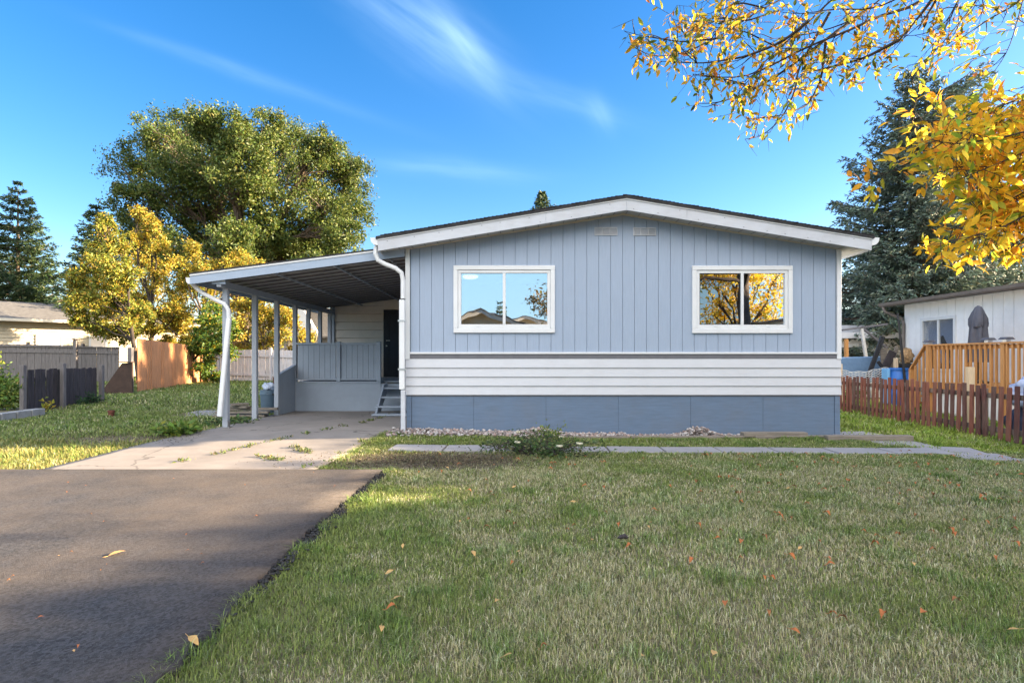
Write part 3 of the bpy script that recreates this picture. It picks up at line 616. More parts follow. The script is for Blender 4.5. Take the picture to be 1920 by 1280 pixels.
# edging blocks
labs = ['nearest', 'second nearest', 'middle', 'second farthest', 'farthest']
for k in range(5):
    x = -9.72+.01*k; y = 10.05+k*.33; z = g1(x, y); o = MB().box(x-.1, x+.1, y, y+.31, z-.03, z+.16).build('edging_block', M['block'], bev=.008); tag(o, f'{labs[k]} of the five concrete blocks edging the planting bed at the left border', 'block', 'concrete blocks edging the left planting bed')
o = blob('planting_soil', (-11.2, 11.4, .12), (1.35, 1.5, .10), M['ground'], 8, .15); tag(o, kind='stuff', label='raised planting soil behind the concrete blocks', cat='soil')
x, y = -8.1, 11.5; z = g1(x, y); o = MB().lathe((x, y, z-.02), [(.05, 0), (.055, .12), (.065, .13), (.062, .17), (.045, .17), (.04, .12)], 14).build('rusty_pipe', M['rust'], smooth=False); tag(o, 'short rusty pipe stub sticking out of the left lawn', 'pipe')

# picket fence on the right
fence('red_brown_picket_fence', 'weathered red-brown picket fence running along the right side of the yard', (8.42, 15.2), (7.92, 8.2), .90, .90, M['redfence'], .090, .072, (1.0, 3.2, 5.4), M['railwood'], (.18, .80), railm=M['railwood'], rail_side=1, individual=True, jit=.028, lift=.05, ph=-.02, thick=.024)
# ------------------------------------------------------------------ neighbour on the right: white house, cedar deck
nh = thing('neighbour_house', 'white board-sided neighbour home with brown eaves behind the orange cedar deck', 'house', (12, 8, 0))
NX, NY0, NY1 = 12.0, -14.0, 17.4; nz = 2.92
NW = [(15.45, 16.6, 1.0, 2.37), (11.9, 13.1, 1.0, 2.5), (4.0, 5.4, 1.1, 2.3)]
mb = MB(); y = NY0
while y < NY1-.01:
    y1 = min(y+.30, NY1); cut = [w for w in NW if y1 > w[0]+.01 and y < w[1]-.01]
    if not cut: mb.box(NX, NX+.03, y+.005, y1-.005, .72, nz)
    else:
        w = cut[0]
        a, b = max(y+.005, w[0]), min(y1-.005, w[1])
        if a > y+.006: mb.box(NX, NX+.03, y+.005, a, .72, nz)
        if b < y1-.006: mb.box(NX, NX+.03, b, y1-.005, .72, nz)
        mb.box(NX, NX+.03, a, b, .72, w[2]); mb.box(NX, NX+.03, a, b, w[3], nz)
    y = y1
mb.build('siding', M['nwhite'], nh)
mb = MB(); e = sorted(NW); yy = NY0
for w in e: mb.box(NX+.031, NX+.08, yy, w[0], -.3, nz); mb.box(NX+.031, NX+.08, w[0], w[1], -.3, w[2]); mb.box(NX+.031, NX+.08, w[0], w[1], w[3], nz); yy = w[1]
mb.box(NX+.031, NX+.08, yy, NY1, -.3, nz); mb.box(NX+.081, NX+7, NY1-.08, NY1, -.3, nz); mb.box(NX+.081, NX+7, NY0, NY0+.08, -.3, nz); mb.box(NX+7, NX+7.08, NY0, NY1, -.3, nz)
mb.build('wall', M['nwhite'], nh)
MB().box(NX+.005, NX+.03, NY0, NY1, -.3, .715).build('skirting', M['nwhite'], nh)
mb = MB().prism([(NX-.45, nz-.02), (NX+3.5, nz+.42), (NX+7.5, nz-.02), (NX+7.5, nz+.08), (NX+3.5, nz+.52), (NX-.45, nz+.08)], 'y', NY0-.3, NY1+.35); mb.build('roof', M['greyroof'], nh)
MB().prism([(NX, nz), (NX+7, nz), (NX+3.5, nz+.38)], 'y', NY1-.06, NY1-.01).build('gable_wall', M['nwhite'], nh); MB().prism([(NX, nz), (NX+7, nz), (NX+3.5, nz+.38)], 'y', NY0+.01, NY0+.06).build('gable_wall', M['nwhite'], nh)
MB().prism([(NX-.452, nz+.07), (NX-.57, nz+.07), (NX-.55, nz-.01), (NX-.5, nz-.05), (NX-.452, nz-.05)], 'y', NY0-.3, NY1+.36).build('gutter', M['brownmetal'], nh)
MB().tube([(NX-.5, NY1+.25, nz-.04), (NX-.45, NY1+.2, nz-.2), (NX-.08, NY1-.02, nz-.42), (NX-.06, NY1-.05, nz-.6), (NX-.06, NY1-.05, .95)], .045, 8).build('downspout', M['brownmetal'], nh)
for i, w in enumerate(NW):
    f = MB(); y0, y1, z0, z1 = w
    def fb(a, b, c, d, e, g): f.box(NX+a, NX+b, c, d, e, g)
    t = .09; fb(-.03, .035, y0-t, y1+t, z1, z1+t); fb(-.03, .035, y0-t, y1+t, z0-t, z0); fb(-.03, .035, y0-t, y0, z0, z1); fb(-.03, .035, y1, y1+t, z0, z1); m_ = (y0+y1)/2; fb(-.01, .03, m_-.03, m_+.03, z0, z1)
    wf = f.build('window', M['white'], nh, bev=.005); MB().box(NX+.02, NX+.026, y0, m_-.031, z0, z1).build('pane', M['glass2'], wf); MB().box(NX+.02, NX+.026, m_+.031, y1, z0, z1).build('pane', M['glass2'], wf)
MB().box(NX+.6, NX+.65, NY0+.2, NY1-.2, .7, nz-.1).build('interior_wall', M['glassdark'], nh)

dk = thing('cedar_deck', 'orange stained cedar deck with a baluster railing and side stair beside the white house', 'deck', (11, 12, 0))
DX, DY0, DY1, DT, DF = 10.30, 6.5, 14.1, 1.60, .70
MB().box(DX, NX-.05, DY0, DY1, DF-.04, DF).build('deck_floor', M['deckwood'], dk)
MB().box(DX-.02, DX+.03, DY0, DY1, DF-.20, DF-.045).build('rim_board', M['deckwood'], dk)
MB().box(DX-.07, DX+.07, DY0, DY1+.06, DT, DT+.035).build('rail', M['deckwood'], dk); MB().box(DX-.0, DX+.035, DY0, DY1, DT-.10, DT-.012).build('rail', M['deckwood'], dk)
ps = [14.05, 11.9, 9.7, 7.5]
for y in ps: MB().box(DX-.05, DX+.05, y-.05, y+.05, -.1, DT-.001).build('post', M['deckwood'], dk, bev=.004)
y = DY1-.14; n = 0
while y > 8.2:
    if min(abs(y-p) for p in ps) > .07: MB().box(DX-.045, DX-.005, y-.02, y+.02, DF-.22, DT-.005).build('baluster', M['deckwood'], dk)
    y -= .135
x = DX+.2
while x < NX-.1: MB().box(x-.02, x+.02, DY1-.02, DY1+.02, DF-.1, DT-.02).build('baluster', M['deckwood'], dk); x += .2
MB().box(DX+.08, NX-.06, DY1-.04, DY1+.04, DT-.02, DT+.03).build('rail', M['deckwood'], dk)
# stair going down at the far end
MB().bar((DX, DY1+.06, DT+.01), (DX, DY1+.60, DT-.62), .10, .035).build('stair_rail', M['deckwood'], dk)
for k in range(3):
    y = DY1+.14+k*.14; t = (y-DY1)/.55; MB().box(DX-.02, DX+.02, y-.018, y+.018, DF-.20-t*.6, DT-.01-t*.63).build('baluster', M['deckwood'], dk)
MB().box(DX-.045, DX+.045, DY1+.53, DY1+.61, -.1, DT-.60).build('post', M['deckwood'], dk)
for k in range(3): MB().box(DX+.03, DX+1.2, DY1+.05+k*.18, DY1+.22+k*.18, DF-.20-k*.18, DF-.16-k*.18).build('step', M['deckwood'], dk)
mb = MB(); y = 8.0
while y < DY1: mb.box(DX+.06, DX+.075, y, y+.29, -.15, DF-.21); y += .30
mb.build('white_skirting', M['nwhite'], dk)
for x, y, lb in ((DX, 14.05, 'dark solar cap light on the far corner post of the orange deck rail'), (DX, 12.3, 'low dark solar cap light on the deck rail just right of the closed parasol'), (DX, 11.85, 'larger dark solar cap light on the deck post nearest the right edge')):
    z = DT+.036; s_ = thing('post_cap_light', lb, 'light', (x, y, z), 'solar cap lights on the orange deck railing')
    MB().box(x-.05, x+.05, y-.05, y+.05, z, z+.05).build('lamp_base', M['metal'], s_); MB().prism([(x-.11, z+.05), (x+.11, z+.05), (x+.05, z+.10), (x-.05, z+.10)], 'y', y-.09, y+.09).build('cap', M['greyfabric'], s_)
# closed parasol
ux, uy = 11.15, 13.6; u = thing('closed_parasol', 'closed grey patio parasol standing on the orange deck against the white wall', 'parasol', (ux, uy, DF))
MB().tube([(ux, uy, DF), (ux, uy, 2.5)], .02, 8).build('pole', M['black'], u); MB().lathe((ux, uy, DF), [(.22, 0), (.22, .04), (.05, .08)], 16).build('base', M['black'], u)
def folds(prof, nf, amp, n=40, ph=0):
    vs = []; fs = []
    for i, (r, z) in enumerate(prof):
        for k in range(n): t = 2*math.pi*k/n; q = r*(1+amp*math.sin(nf*t+ph+i*.25)*min(1, i/2)); vs.append((ux+q*math.cos(t), uy+q*math.sin(t), z))
    for i in range(len(prof)-1):
        for k in range(n): fs.append((i*n+k, i*n+(k+1) % n, (i+1)*n+(k+1) % n, (i+1)*n+k))
    return MB().add(vs, fs)
folds([(.015, 2.54), (.06, 2.52), (.10, 2.40), (.14, 2.2), (.15, 2.0), (.17, 1.7), (.20, 1.4), (.19, 1.2)], 6, .22).build('canopy', M['greyfabric'], u, smooth=True)
folds([(.02, 2.55), (.06, 2.51), (.12, 2.38), (.17, 2.24), (.175, 2.10), (.165, 2.04)], 3, .22, ph=1).build('vent_cap', M['greyfabric'], u, smooth=True)

# things behind the picket fence
o = MB().box(9.12, 9.24, 11.35, 11.45, -.2, 1.12).build('wooden_stake', M['palewood'], bev=.005); tag(o, 'pale unpainted wooden post standing behind the picket fence in front of the deck', 'post')
def postx(x, y, z1, w, m, lab, name='fence_post'): tag(MB().box(x-w/2, x+w/2, y-w/2, y+w/2, g1(x, y)-.05, z1).build(name, m, bev=.005), lab, 'post')
postx(9.62, 16.7, 1.13, .11, M['palewood'], 'pale post holding the near end of the wire mesh beside the house corner')
postx(11.2, 16.6, 1.30, .09, M['palewood'], 'pale post at the right end of the wire mesh beside the blue barrel')
# wire mesh
wf = thing('wire_fence', 'sagging galvanised diamond wire fence behind the picket fence', 'fence', (9.7, 16.7, 0)); mb = MB(); rr = random.Random(7)
def wpt(u_, v_): return (9.70+u_*1.42, 16.7+.05*math.sin(u_*9), .35+v_*(.60-.06*math.sin(u_*5))+.02*math.sin(u_*23))
n = 8
for k in range(-9, n):
    for sgn in (1, -1):
        ps_ = []
        for j in range(10):
            v_ = j/9; u_ = (k+(v_*9 if sgn > 0 else 9-v_*9))/n
            if 0 <= u_ <= 1: ps_.append(wpt(u_, v_))
        if len(ps_) > 1: mb.tube(ps_, .009, 4, cap=False)
mb.build('mesh', M['wire'], wf); MB().tube([wpt(i/12, 1) for i in range(13)], .01, 5).build('top_wire', M['wire'], wf)
o = MB().prism([(9.9, .55), (12.05, .55), (11.9, 1.37), (10.0, 1.32)], 'y', 17.6, 17.75).build('blue_trough', M['bluetarp'], bev=.03); tag(o, 'dull blue panel standing behind the wire fence beside the house', 'panel')
def cyl_thing(name, c, prof, m, lab, cat): o = MB().lathe(c, prof, 22).build(name, m, smooth=False); tag(o, lab, cat); return o
c = (11.0, 16.2, -.1); bb = thing('blue_barrel', 'bright blue plastic barrel behind the picket fence near the deck stair', 'barrel', c)
MB().lathe(c, [(.24, 0), (.27, .06), (.27, .35), (.285, .38), (.27, .41), (.27, .78), (.285, .81), (.27, .84), (.26, 1.06), (.22, 1.12)], 24).build('barrel_body', M['blueplastic'], bb, smooth=True); MB().lathe((c[0], c[1], c[2]+1.06), [(.29, 0), (.29, .05)], 24).build('lid', M['blueplastic'], bb)
o = MB().box(10.64, 10.72, 16.1, 16.4, 0, 1.0).build('blue_crate', mat('light_blue_plastic', (.16,.38,.65), .5, .1), bev=.02); tag(o, 'narrow light blue container standing left of the blue barrel', 'container')
o = MB().tube([(11.05, 15.9, -.1), (10.93, 15.9, 1.2), (10.78, 15.9, 2.55)], [.035, .035, .025], 8).build('leaning_pole', M['black']); tag(o, 'tall black pole leaning slightly left in front of the blue barrel', 'pole')
rr = random.Random(21)
for (a, b, w, m, lb) in (((10.55, 17.0, .5), (11.15, 17.1, 1.95), .13, M['black'], 'tallest dark curved board leaning right in the junk heap behind the wire fence'), ((10.9, 17.05, .4), (11.45, 17.1, 1.5), .22, M['darkwood'], 'wide dark board leaning right in the junk heap beside the barrel'),
                    ((11.25, 17.1, .4), (11.6, 17.15, 1.65), .10, M['timber'], 'grey brown board standing steeply at the right of the junk heap'), ((11.5, 16.9, .4), (10.9, 16.95, 1.2), .09, M['black'], 'black bar leaning left across the junk heap'),
                    ((11.3, 17.2, .8), (11.25, 17.25, 1.6), .2, M['timber'], 'upright grey board at the back of the junk heap')):
    tag(MB().bar(a, b, w, .05, (0,1,0)).build('scrap_board', m, bev=.006), lb, 'board', 'boards in the junk heap behind the wire fence')
o = blob('firewood_heap', (11.62, 16.75, 1.35), (.16, .16, .24), mat('tan_wood_chips', (.35,.22,.11), .9, .6, 16, .8, 20, bdist=.03), 5, .3); tag(o, 'tan brown bundle resting beside the brown downspout above the barrel', 'bundle')
o = MB().box(11.45, 11.8, 16.6, 16.95, 0, 1.14).build('dark_box', M['black'], bev=.01); tag(o, 'dark box under the tan bundle beside the brown downspout', 'box')
o = MB().box(10.85, 10.95, 18.5, 18.6, .3, 1.92).build('wooden_stake', M['deckwood'], bev=.005); tag(o, 'thin brown stake standing between the green bushes behind the blue panel', 'post')
o = blob('tarp_bundle', (8.85, 9.72, .66), (.26, .28, .30), mat('blue_white_tarp', (.16,.24,.48), .55, .5, 9, .8, 14, col2=(.5,.55,.68), bdist=.03), 12, .3); tag(o, 'crumpled blue and white tarp bundle behind the picket fence at the right edge', 'tarp')
o = blob('dark_cover', (8.9, 9.6, .1), (.3, .55, .42), mat('navy_cover', (.02,.03,.06), .6, .4, 9), 14, .3); tag(o, 'dark navy covered heap under the tarp bundle behind the picket fence', 'cover')

# small white buildings beyond
def shed(name, lab, x0, x1, y, z1, slope, m, rm, wins, depth=5, dark=(.10,.12,.13)):
    t = thing(name, lab, 'house', ((x0+x1)/2, y, 0)); mb = MB(); x = x0
    while x < x1-.01:
        b = min(x+.3, x1); mb.box(x+.004, b-.004, y, y+.03, -.3, z1+slope*((x+b)/2-x0)-.05); x = b
    mb.build('siding', m, t); MB().prism([(x0, -.3), (x1, -.3), (x1, z1+slope*(x1-x0)-.06), (x0, z1-.06)], 'y', y+.031, y+depth).build('wall', m, t)
    MB().prism([(x0-.3, z1-.05), (x1+.3, z1-.05+slope*(x1-x0)), (x1+.3, z1+.16+slope*(x1-x0)), (x0-.3, z1+.16)], 'y', y-.35, y-.3).build('fascia', M['fascia'], t)
    MB().prism([(x0-.32, z1+.161), (x1+.32, z1+.161+slope*(x1-x0)), (x1+.32, z1+.5+slope*(x1-x0)), (x0-.32, z1+.5)], 'y', y+1.2, y+depth).prism([(x0-.3, z1-.04), (x1+.3, z1-.04+slope*(x1-x0)), (x1+.3, z1+.159+slope*(x1-x0)), (x0-.3, z1+.159)], 'y', y-.299, y+depth).build('roof', rm, t)
    for w in wins:
        f = MB(); frame4(f, w[0], w[1], w[2], w[3], .07, y-.03, y-.001); wo_ = f.build('window', M['white'], t); MB().box(w[0]+.0705, w[1]-.0705, y-.012, y-.008, w[2]+.0705, w[3]-.0705).build('pane', M['black'], wo_)
    return t
shed('white_shed', 'low white board building with pale fascia immediately right of the house corner in the distance', 11.4, 14.5, 20.5, 2.05, .0, M['nwhite'], M['fascia'], [(11.6, 12.6, .7, 1.75)], 4)
shed('white_far_house', 'white far house with blue grey roof behind the junk heap and green bushes', 13.4, 19.2, 24, 2.15, .04, M['nwhite'], M['blueroof'], [(14.9, 16.1, .9, 2.0)], 7)
mb = MB(); mb.box(16.2, 20, 22.5, 22.6, -.2, 2.6)
t = thing('dark_roof_house', 'cream sided building with dark grey roof seen between the pole and the brown downspout', 'house', (17.5, 22.5, 0))
mb = MB(); z = 2.65
while z > 0: mb.prism([(22.5, z), (22.54, z), (22.54, z-.2), (22.48, z-.2)], 'x', 15.35, 19); z -= .2
mb.build('siding', M['nwhite'], t); MB().box(15.4, 19, 22.541, 26, -.2, 2.6).build('wall', M['nwhite'], t)
MB().prism([(13.8, 2.66), (19.5, 2.66), (19.5, 3.0), (13.8, 2.92)], 'y', 22.1, 22.2).build('fascia', M['white'], t); MB().prism([(13.8, 2.93), (19.5, 3.02), (19.5, 4.3), (15.8, 3.6)], 'y', 22.15, 27).build('roof', M['greyroof'], t)
t = thing('laundry_frame', 'grey T-shaped metal frame with a slanting brace standing among the junk', 'frame', (12.1, 18.8, 0))
MB().bar((11.9, 18.8, 0), (11.55, 18.8, 2.3), .08, .08).build('pole', M['wire'], t); MB().bar((10.9, 18.8, 2.22), (12.4, 18.8, 2.42), .08, .06).build('crossbar', M['band'], t); MB().bar((11.6, 18.8, 2.28), (12.4, 18.8, 1.62), .08, .06).build('brace', M['band'], t)

# ------------------------------------------------------------------ houses on the left
A = Vector((-22.0, 24.5, 0)); D_ = Vector((3.2, 3.0, 0)).normalized(); Nn = Vector((D_.y, -D_.x, 0))
def lh(s, o_, z): p = A+D_*s+Nn*o_; return (p.x, p.y, z)
hb = thing('beige_house', 'long beige lap-sided house with grey shingle roof behind the grey board fence', 'house', tuple(A))
def qbox(mb, s0, s1, o0, o1, z0, z1): return mb.add([lh(s0,o0,z0), lh(s1,o0,z0), lh(s1,o1,z0), lh(s0,o1,z0), lh(s0,o0,z1), lh(s1,o0,z1), lh(s1,o1,z1), lh(s0,o1,z1)], [(0,3,2,1),(4,5,6,7),(0,1,5,4),(1,2,6,5),(2,3,7,6),(3,0,4,7)])
S0, S1 = -12, 7.4
mb = MB(); z = 2.93
while z > .2:
    b = [lh(S0,-.02,z), lh(S1,-.02,z), lh(S1,.015,z-.15), lh(S0,.015,z-.15), lh(S0,-.06,z), lh(S1,-.06,z), lh(S1,-.06,z-.15), lh(S0,-.06,z-.15)]
    mb.add(b, [(0,1,2,3),(4,7,6,5),(3,2,6,7)]); z -= .15
mb.build('siding', M['beigesid'], hb)
qbox(MB(), S0, S1, -8, -.061, 0, 2.95).build('wall', M['beigesid'], hb)
mb = MB().add([lh(S0-.4,.5,2.98), lh(S1+.4,.5,2.98), lh(S1+.4,-4,4.05), lh(S0-.4,-4,4.05), lh(S1+.4,-8.5,2.98), lh(S0-.4,-8.5,2.98), lh(S0-.4,.5,2.9), lh(S1+.4,.5,2.9), lh(S1+.4,-8.5,2.9), lh(S0-.4,-8.5,2.9)], [(0,1,2,3),(3,2,4,5),(0,6,7,1),(5,4,8,9),(6,9,8,7),(0,3,5,9,6),(1,7,8,4,2)]); mb.build('roof', M['greyroof'], hb)
qbox(MB(), S0-.4, S1+.4, .5, .62, 2.88, 3.0).build('gutter', M['trimcream'], hb)
for s0, s1, z0, z1, op in ((1.15, 2.1, 1.75, 2.35, 1), (3.05, 3.75, 1.55, 2.35, 0), (6.2, 6.85, 1.4, 2.3, 0), (-3, -1.8, 1.6, 2.4, 1)):
    f = MB(); w = .08
    qbox(f, s0, s1, .02, .06, z1-w, z1); qbox(f, s0, s1, .02, .06, z0, z0+w); qbox(f, s0, s0+w, .02, .06, z0+w, z1-w); qbox(f, s1-w, s1, .02, .06, z0+w, z1-w)
    wo_ = f.build('window', M['white'], hb); qbox(MB(), s0+w, s1-w, .021, .03, z0+w, z1-w).build('pane', M['backwall'], wo_)
p = lh(2.6, -1.5, 0); MB().tube([(p[0], p[1], 3.3), (p[0], p[1], 3.85)], .09, 10).build('roof_pipe', M['black'], hb)
p = lh(7.35, .07, 0); MB().box(p[0]-.05, p[0]+.05, p[1]-.05, p[1]+.05, .3, 2.9).build('downspout', M['white'], hb)
# grey house behind the carport, with a small white gable
gh = thing('grey_roof_house', 'house with grey roof and a pointed white gable seen through the carport posts', 'house', (-13, 33, 0))
mb = MB(); z = 2.5
while z > .2: mb.prism([(33, z), (33.05, z), (33.05, z-.16), (32.97, z-.16)], 'x', -14.5, -7); z -= .16
mb.build('siding', mat('pale_grey_siding', (.33,.35,.40), .65, .05), gh); MB().box(-14.5, -7, 33.06, 40, 0, 2.5).build('wall', M['nwhite'], gh)
MB().prism([(32.4, 2.55), (36.5, 4.5), (40.6, 2.55), (40.6, 2.45), (32.4, 2.45)], 'x', -15, -6.6).build('roof', M['greyroof'], gh)
g_ = MB().prism([(-12.9, 2.45), (-10.9, 2.45), (-10.9, 2.6), (-11.75, 4.1), (-12.0, 4.1), (-12.9, 2.6)], 'y', 31.9, 32.3).build('gable', M['white'], gh); MB().box(-12.7, -11.1, 32.301, 32.9, .2, 2.45).build('gable_wall', M['beigesid'], gh)

# ------------------------------------------------------------------ across the street, mirrored in the window glass
def street_house(x0, x1, y, zt, zp, lab):
    t = thing('street_house', lab, 'house', ((x0+x1)/2, y, 0), 'homes across the street'); c = (x0+x1)/2
    MB().prism([(x0, -.2), (x1, -.2), (x1, zt), (c, zp-.15), (x0, zt)], 'y', y-12, y).build('wall', M['beigesid'], t)
    for a, b, za, zb in ((x0-.5, c, zt-.1, zp), (c, x1+.5, zp, zt-.1)):
        MB().prism([(a, za), (b, zb), (b, zb-.25), (a, za-.25)], 'y', y-12.5, y+.6).build('roof', M['trimcream'], t)
        MB().prism([(a, za+.1), (b, zb+.1), (b, zb+.001), (a, za+.001)], 'y', y-12.5, y+.65).build('shingles', M['greyroof'], t)
    for wx in (x0+1.2, x1-2.6):
        f = MB(); frame4(f, wx, wx+1.4, 1.2, 2.3, .08, y+.001, y+.05); w = f.build('window', M['white'], t); MB().box(wx+.081, wx+1.319, y+.002, y+.01, 1.281, 2.219).build('pane', M['black'], w)
street_house(-5.4, 1.4, -20, 3.35, 4.55, 'cream gabled home across the street, left one in the window reflection')
street_house(-2.6, 5.0, -33.5, 3.9, 5.2, 'cream gabled home farther back across the street, right one in the window reflection')
o = grid_sheet('road', np.linspace(-120, 120, 60), np.linspace(-16, -10, 8), lambda X, Y: X*0+.012, M['asphalt']); tag(o, kind='structure')
# ------------------------------------------------------------------ vegetation
def unit(v): return v/np.maximum(np.linalg.norm(v, axis=-1, keepdims=True), 1e-9)
def leaf_cards(P, size, col, rg, down=.3, asp=.42, fold=.18, dirs=None):
    """one folded leaf (6 verts, 4 quads->2 quads) at each point"""
    n = len(P); d = rg.normal(size=(n, 3)); d[:, 2] -= down; d = unit(d) if dirs is None else unit(dirs+rg.normal(size=(n, 3))*.45)
    s = unit(np.cross(d, rg.normal(size=(n, 3)))); u = np.cross(s, d); L_ = (size*(.65+.7*rg.random(n)))[:, None]; W_ = L_*asp
    b = P; m1 = P+d*L_*.5+u*L_*fold*.0; t = P+d*L_-u*L_*fold*.6; l = P+d*L_*.42-s*W_*.5+u*L_*fold; r = P+d*L_*.42+s*W_*.5+u*L_*fold
    V = np.stack([b, r, t, l], 1).reshape(-1, 3); F = np.arange(4*n).reshape(n, 4)
    return V, F, np.repeat(col, 4, 0)
def palette(n, cols, w, rg, jit=.18):
    i = rg.choice(len(cols), n, p=np.array(w)/sum(w)); c = np.array(cols)[i]; return np.clip(c*(1+jit*rg.normal(size=(n, 1)))*(1+.06*rg.normal(size=(n, 3))), .004, 1)
def curve(p0, p1, sag, n, rg, wob=.05):
    t = np.linspace(0, 1, n)[:, None]; p0 = np.array(p0); p1 = np.array(p1); L_ = np.linalg.norm(p1-p0); q = p0*(1-t)+p1*t
    q[:, 2] += sag*L_*4*(t*(1-t))[:, 0]; w = rg.normal(size=(n, 3))*wob*L_/n*2; w[0] = 0; return q+np.cumsum(w, 0)*np.sin(np.pi*t)
def P3(x, y, Y): return np.array([(x-960)*Y/1067, Y, CAMZ+(671-y)*Y/1067])

def broadleaf(name, lab, cat, base, lobes, cols, wts, leafsz, per, seed, forks=None, trunk_r=.28, bark='bark', group=None, tfork=.33, shell=.55, clump=.42, colnoise=None):
    """lobes: (centre 3-vector, radius) crown masses; limbs run from the trunk to every lobe"""
    rg = np.random.default_rng(seed); t = thing(name, lab, cat, base, group); base = np.array(base, float)
    cen = np.array([l[0] for l in lobes]); top = cen.mean(0); zt = base[2]+(cen[:, 2].max()-base[2])*tfork
    mb = MB(); fork = np.array([base[0]+(top[0]-base[0])*.3, base[1], zt])
    tr = curve(base-np.array([0, 0, .1]), fork, .0, 7, rg, .04); mb.tube([tuple(p) for p in tr], [trunk_r*(1.25-.5*i/6) for i in range(7)], 10); mb.build('trunk', M[bark], t, smooth=True)
    lm = MB(); LP = []; LD = []
    for c, r in lobes:
        c = np.array(c, float); st = tr[-1] if rg.random() < .65 else tr[4]
        q = curve(st, c, .06, 8, rg, .10); L_ = np.linalg.norm(c-st); r0 = trunk_r*.16+.012*L_
        lm.tube([tuple(p) for p in q], [r0*(1-.8*i/7) for i in range(8)], 5, cap=False)
        ns = max(4, int(per/140)); dirs = unit(rg.normal(size=(ns, 3))); rad = r*(shell+(1-shell)*rg.random(ns))*(1+.25*rg.normal(size=ns)).clip(.5, 1.35)
        tips = c+dirs*rad[:, None]*np.array([1, 1, .9])
        for tp in tips:
            s_ = q[rg.integers(4, 8)]; qq = curve(s_, tp, .05, 5, rg, .15); lm.tube([tuple(p) for p in qq], [r0*.32, r0*.25, r0*.18, r0*.12, r0*.05], 3, cap=False)
            k = int(per/ns); cr = r*clump*(.7+.6*rg.random()); off = rg.normal(size=(k, 3))*.5*cr; LP.append(tp+off); LD.append(np.repeat(unit((tp-c)[None]), k, 0))
    lm.build('branches', M[bark], t, smooth=True)
    LP = np.concatenate(LP); n = len(LP); col = palette(n, cols, wts, rg)
    if colnoise is not None: col = colnoise(LP, col, rg)
    V, F, cc = leaf_cards(LP, leafsz, col, rg); npmesh('foliage', V, F, M['leaf'], t, cc)
    return t
# big green ash/elm
GR = [(.05,.085,.018), (.08,.12,.022), (.12,.15,.028), (.16,.16,.032)]
lob = []
rg = np.random.default_rng(31)
for x, y, r in ((250,300,40),(248,365,40),(262,430,34),(300,255,46),(345,235,42),(395,232,38),(440,240,42),(505,245,40),(560,262,42),(600,272,36),(640,290,40),(655,335,36),(655,385,36),(645,432,34),(618,478,36),(580,500,38),
                (320,330,58),(385,305,58),(450,310,55),(520,305,52),(590,335,55),(330,405,55),(400,390,50),(575,400,50),(600,440,42),(500,480,40),(395,465,50),(340,470,45),(450,500,50),(540,520,40),(280,480,36),
                (450,390,45),(495,430,45),(430,440,45),(530,440,42),(470,470,42),(430,500,40),(560,460,40),(380,520,40),(600,520,34),(480,350,45),(380,350,60),(600,380,55),(460,270,50),(350,290,50)):
    u = (x-455)/235; y += 9; dY = rg.uniform(-1, 1)*5*math.sqrt(max(.1, 1-u*u)); Y = 34+dY
    lob.append((P3(x, y, Y), r*Y/1067*1.02))
broadleaf('elm_tree', 'huge round-crowned green tree towering behind the carport and white fence', 'tree', (-16.1, 34, .2), lob, GR, [3,4,3,1], .175, 4000, 3, trunk_r=.42, tfork=.42, shell=.62, clump=.34)
# yellow autumn trees and shrubs
YL = [(.38,.28,.03), (.45,.34,.04), (.27,.27,.04), (.15,.19,.03), (.33,.20,.035)]
def ylobes(items, Y0, sp, seed, f=1.0):
    rg = np.random.default_rng(seed); return [(P3(x, y, (Y := Y0+rg.uniform(-sp, sp))), r*Y/1067*f) for x, y, r in items]
broadleaf('yellowing_tree', 'broad yellow-green autumn tree beside the left spruce with a pointed crown', 'tree', (-14.3, 21.9, .3),
    ylobes([(195,415,18),(185,450,28),(215,460,26),(175,490,30),(215,500,30),(160,530,32),(205,540,34),(240,520,26),(150,560,26),(190,580,30),(235,570,30),(260,590,26),(150,590,24),(180,610,26),(215,620,26),(245,625,24)], 21.9, 1.0, 5, .82), YL, [1.5,1.2,4,6,1], .115, 1800, 7, bark='darkbark', trunk_r=.08, tfork=.4)
broadleaf('golden_tree', 'bright golden autumn tree standing in front of the beige house roof', 'tree', (-15.7, 24.6, .33),
    ylobes([(262,405,20),(285,420,18),(260,450,24),(295,460,24),(268,490,28),(305,505,26),(285,535,30),(320,545,26),(262,560,28),(300,580,32),(335,580,26),(240,600,24),(285,615,24),(325,610,22),(310,640,20),(345,610,24),(350,640,20)], 24.6, .9, 6, .84), YL, [4,4,3,3,2], .115, 1350, 8, bark='darkbark', trunk_r=.10, tfork=.4)
broadleaf('golden_tree', 'loose golden tree with drooping twigs at the left end of the carport roof', 'tree', (-12.9, 24.0, .3),
    ylobes([(370,470,22),(345,500,24),(385,505,26),(420,490,24),(360,540,28),(395,555,26),(350,585,26),(450,485,20),(470,500,22),(430,520,24)], 24.0, .7, 9, .9), YL, [3,4,3,2,1.5], .125, 1050, 10, trunk_r=.12, tfork=.4)
broadleaf('green_shrub', 'bushy shrub with green lower leaves hanging over the cedar fence end', 'shrub', (-13.4, 23.0, .25),
    ylobes([(380,610,24),(400,590,24),(395,640,26),(375,645,20),(410,665,24),(385,685,18),(400,700,14),(425,620,20)], 23.0, .5, 12), [(.06,.12,.02),(.10,.17,.02),(.30,.24,.02)], [4,4,1.5], .14, 1000, 13, trunk_r=.07, tfork=.25)
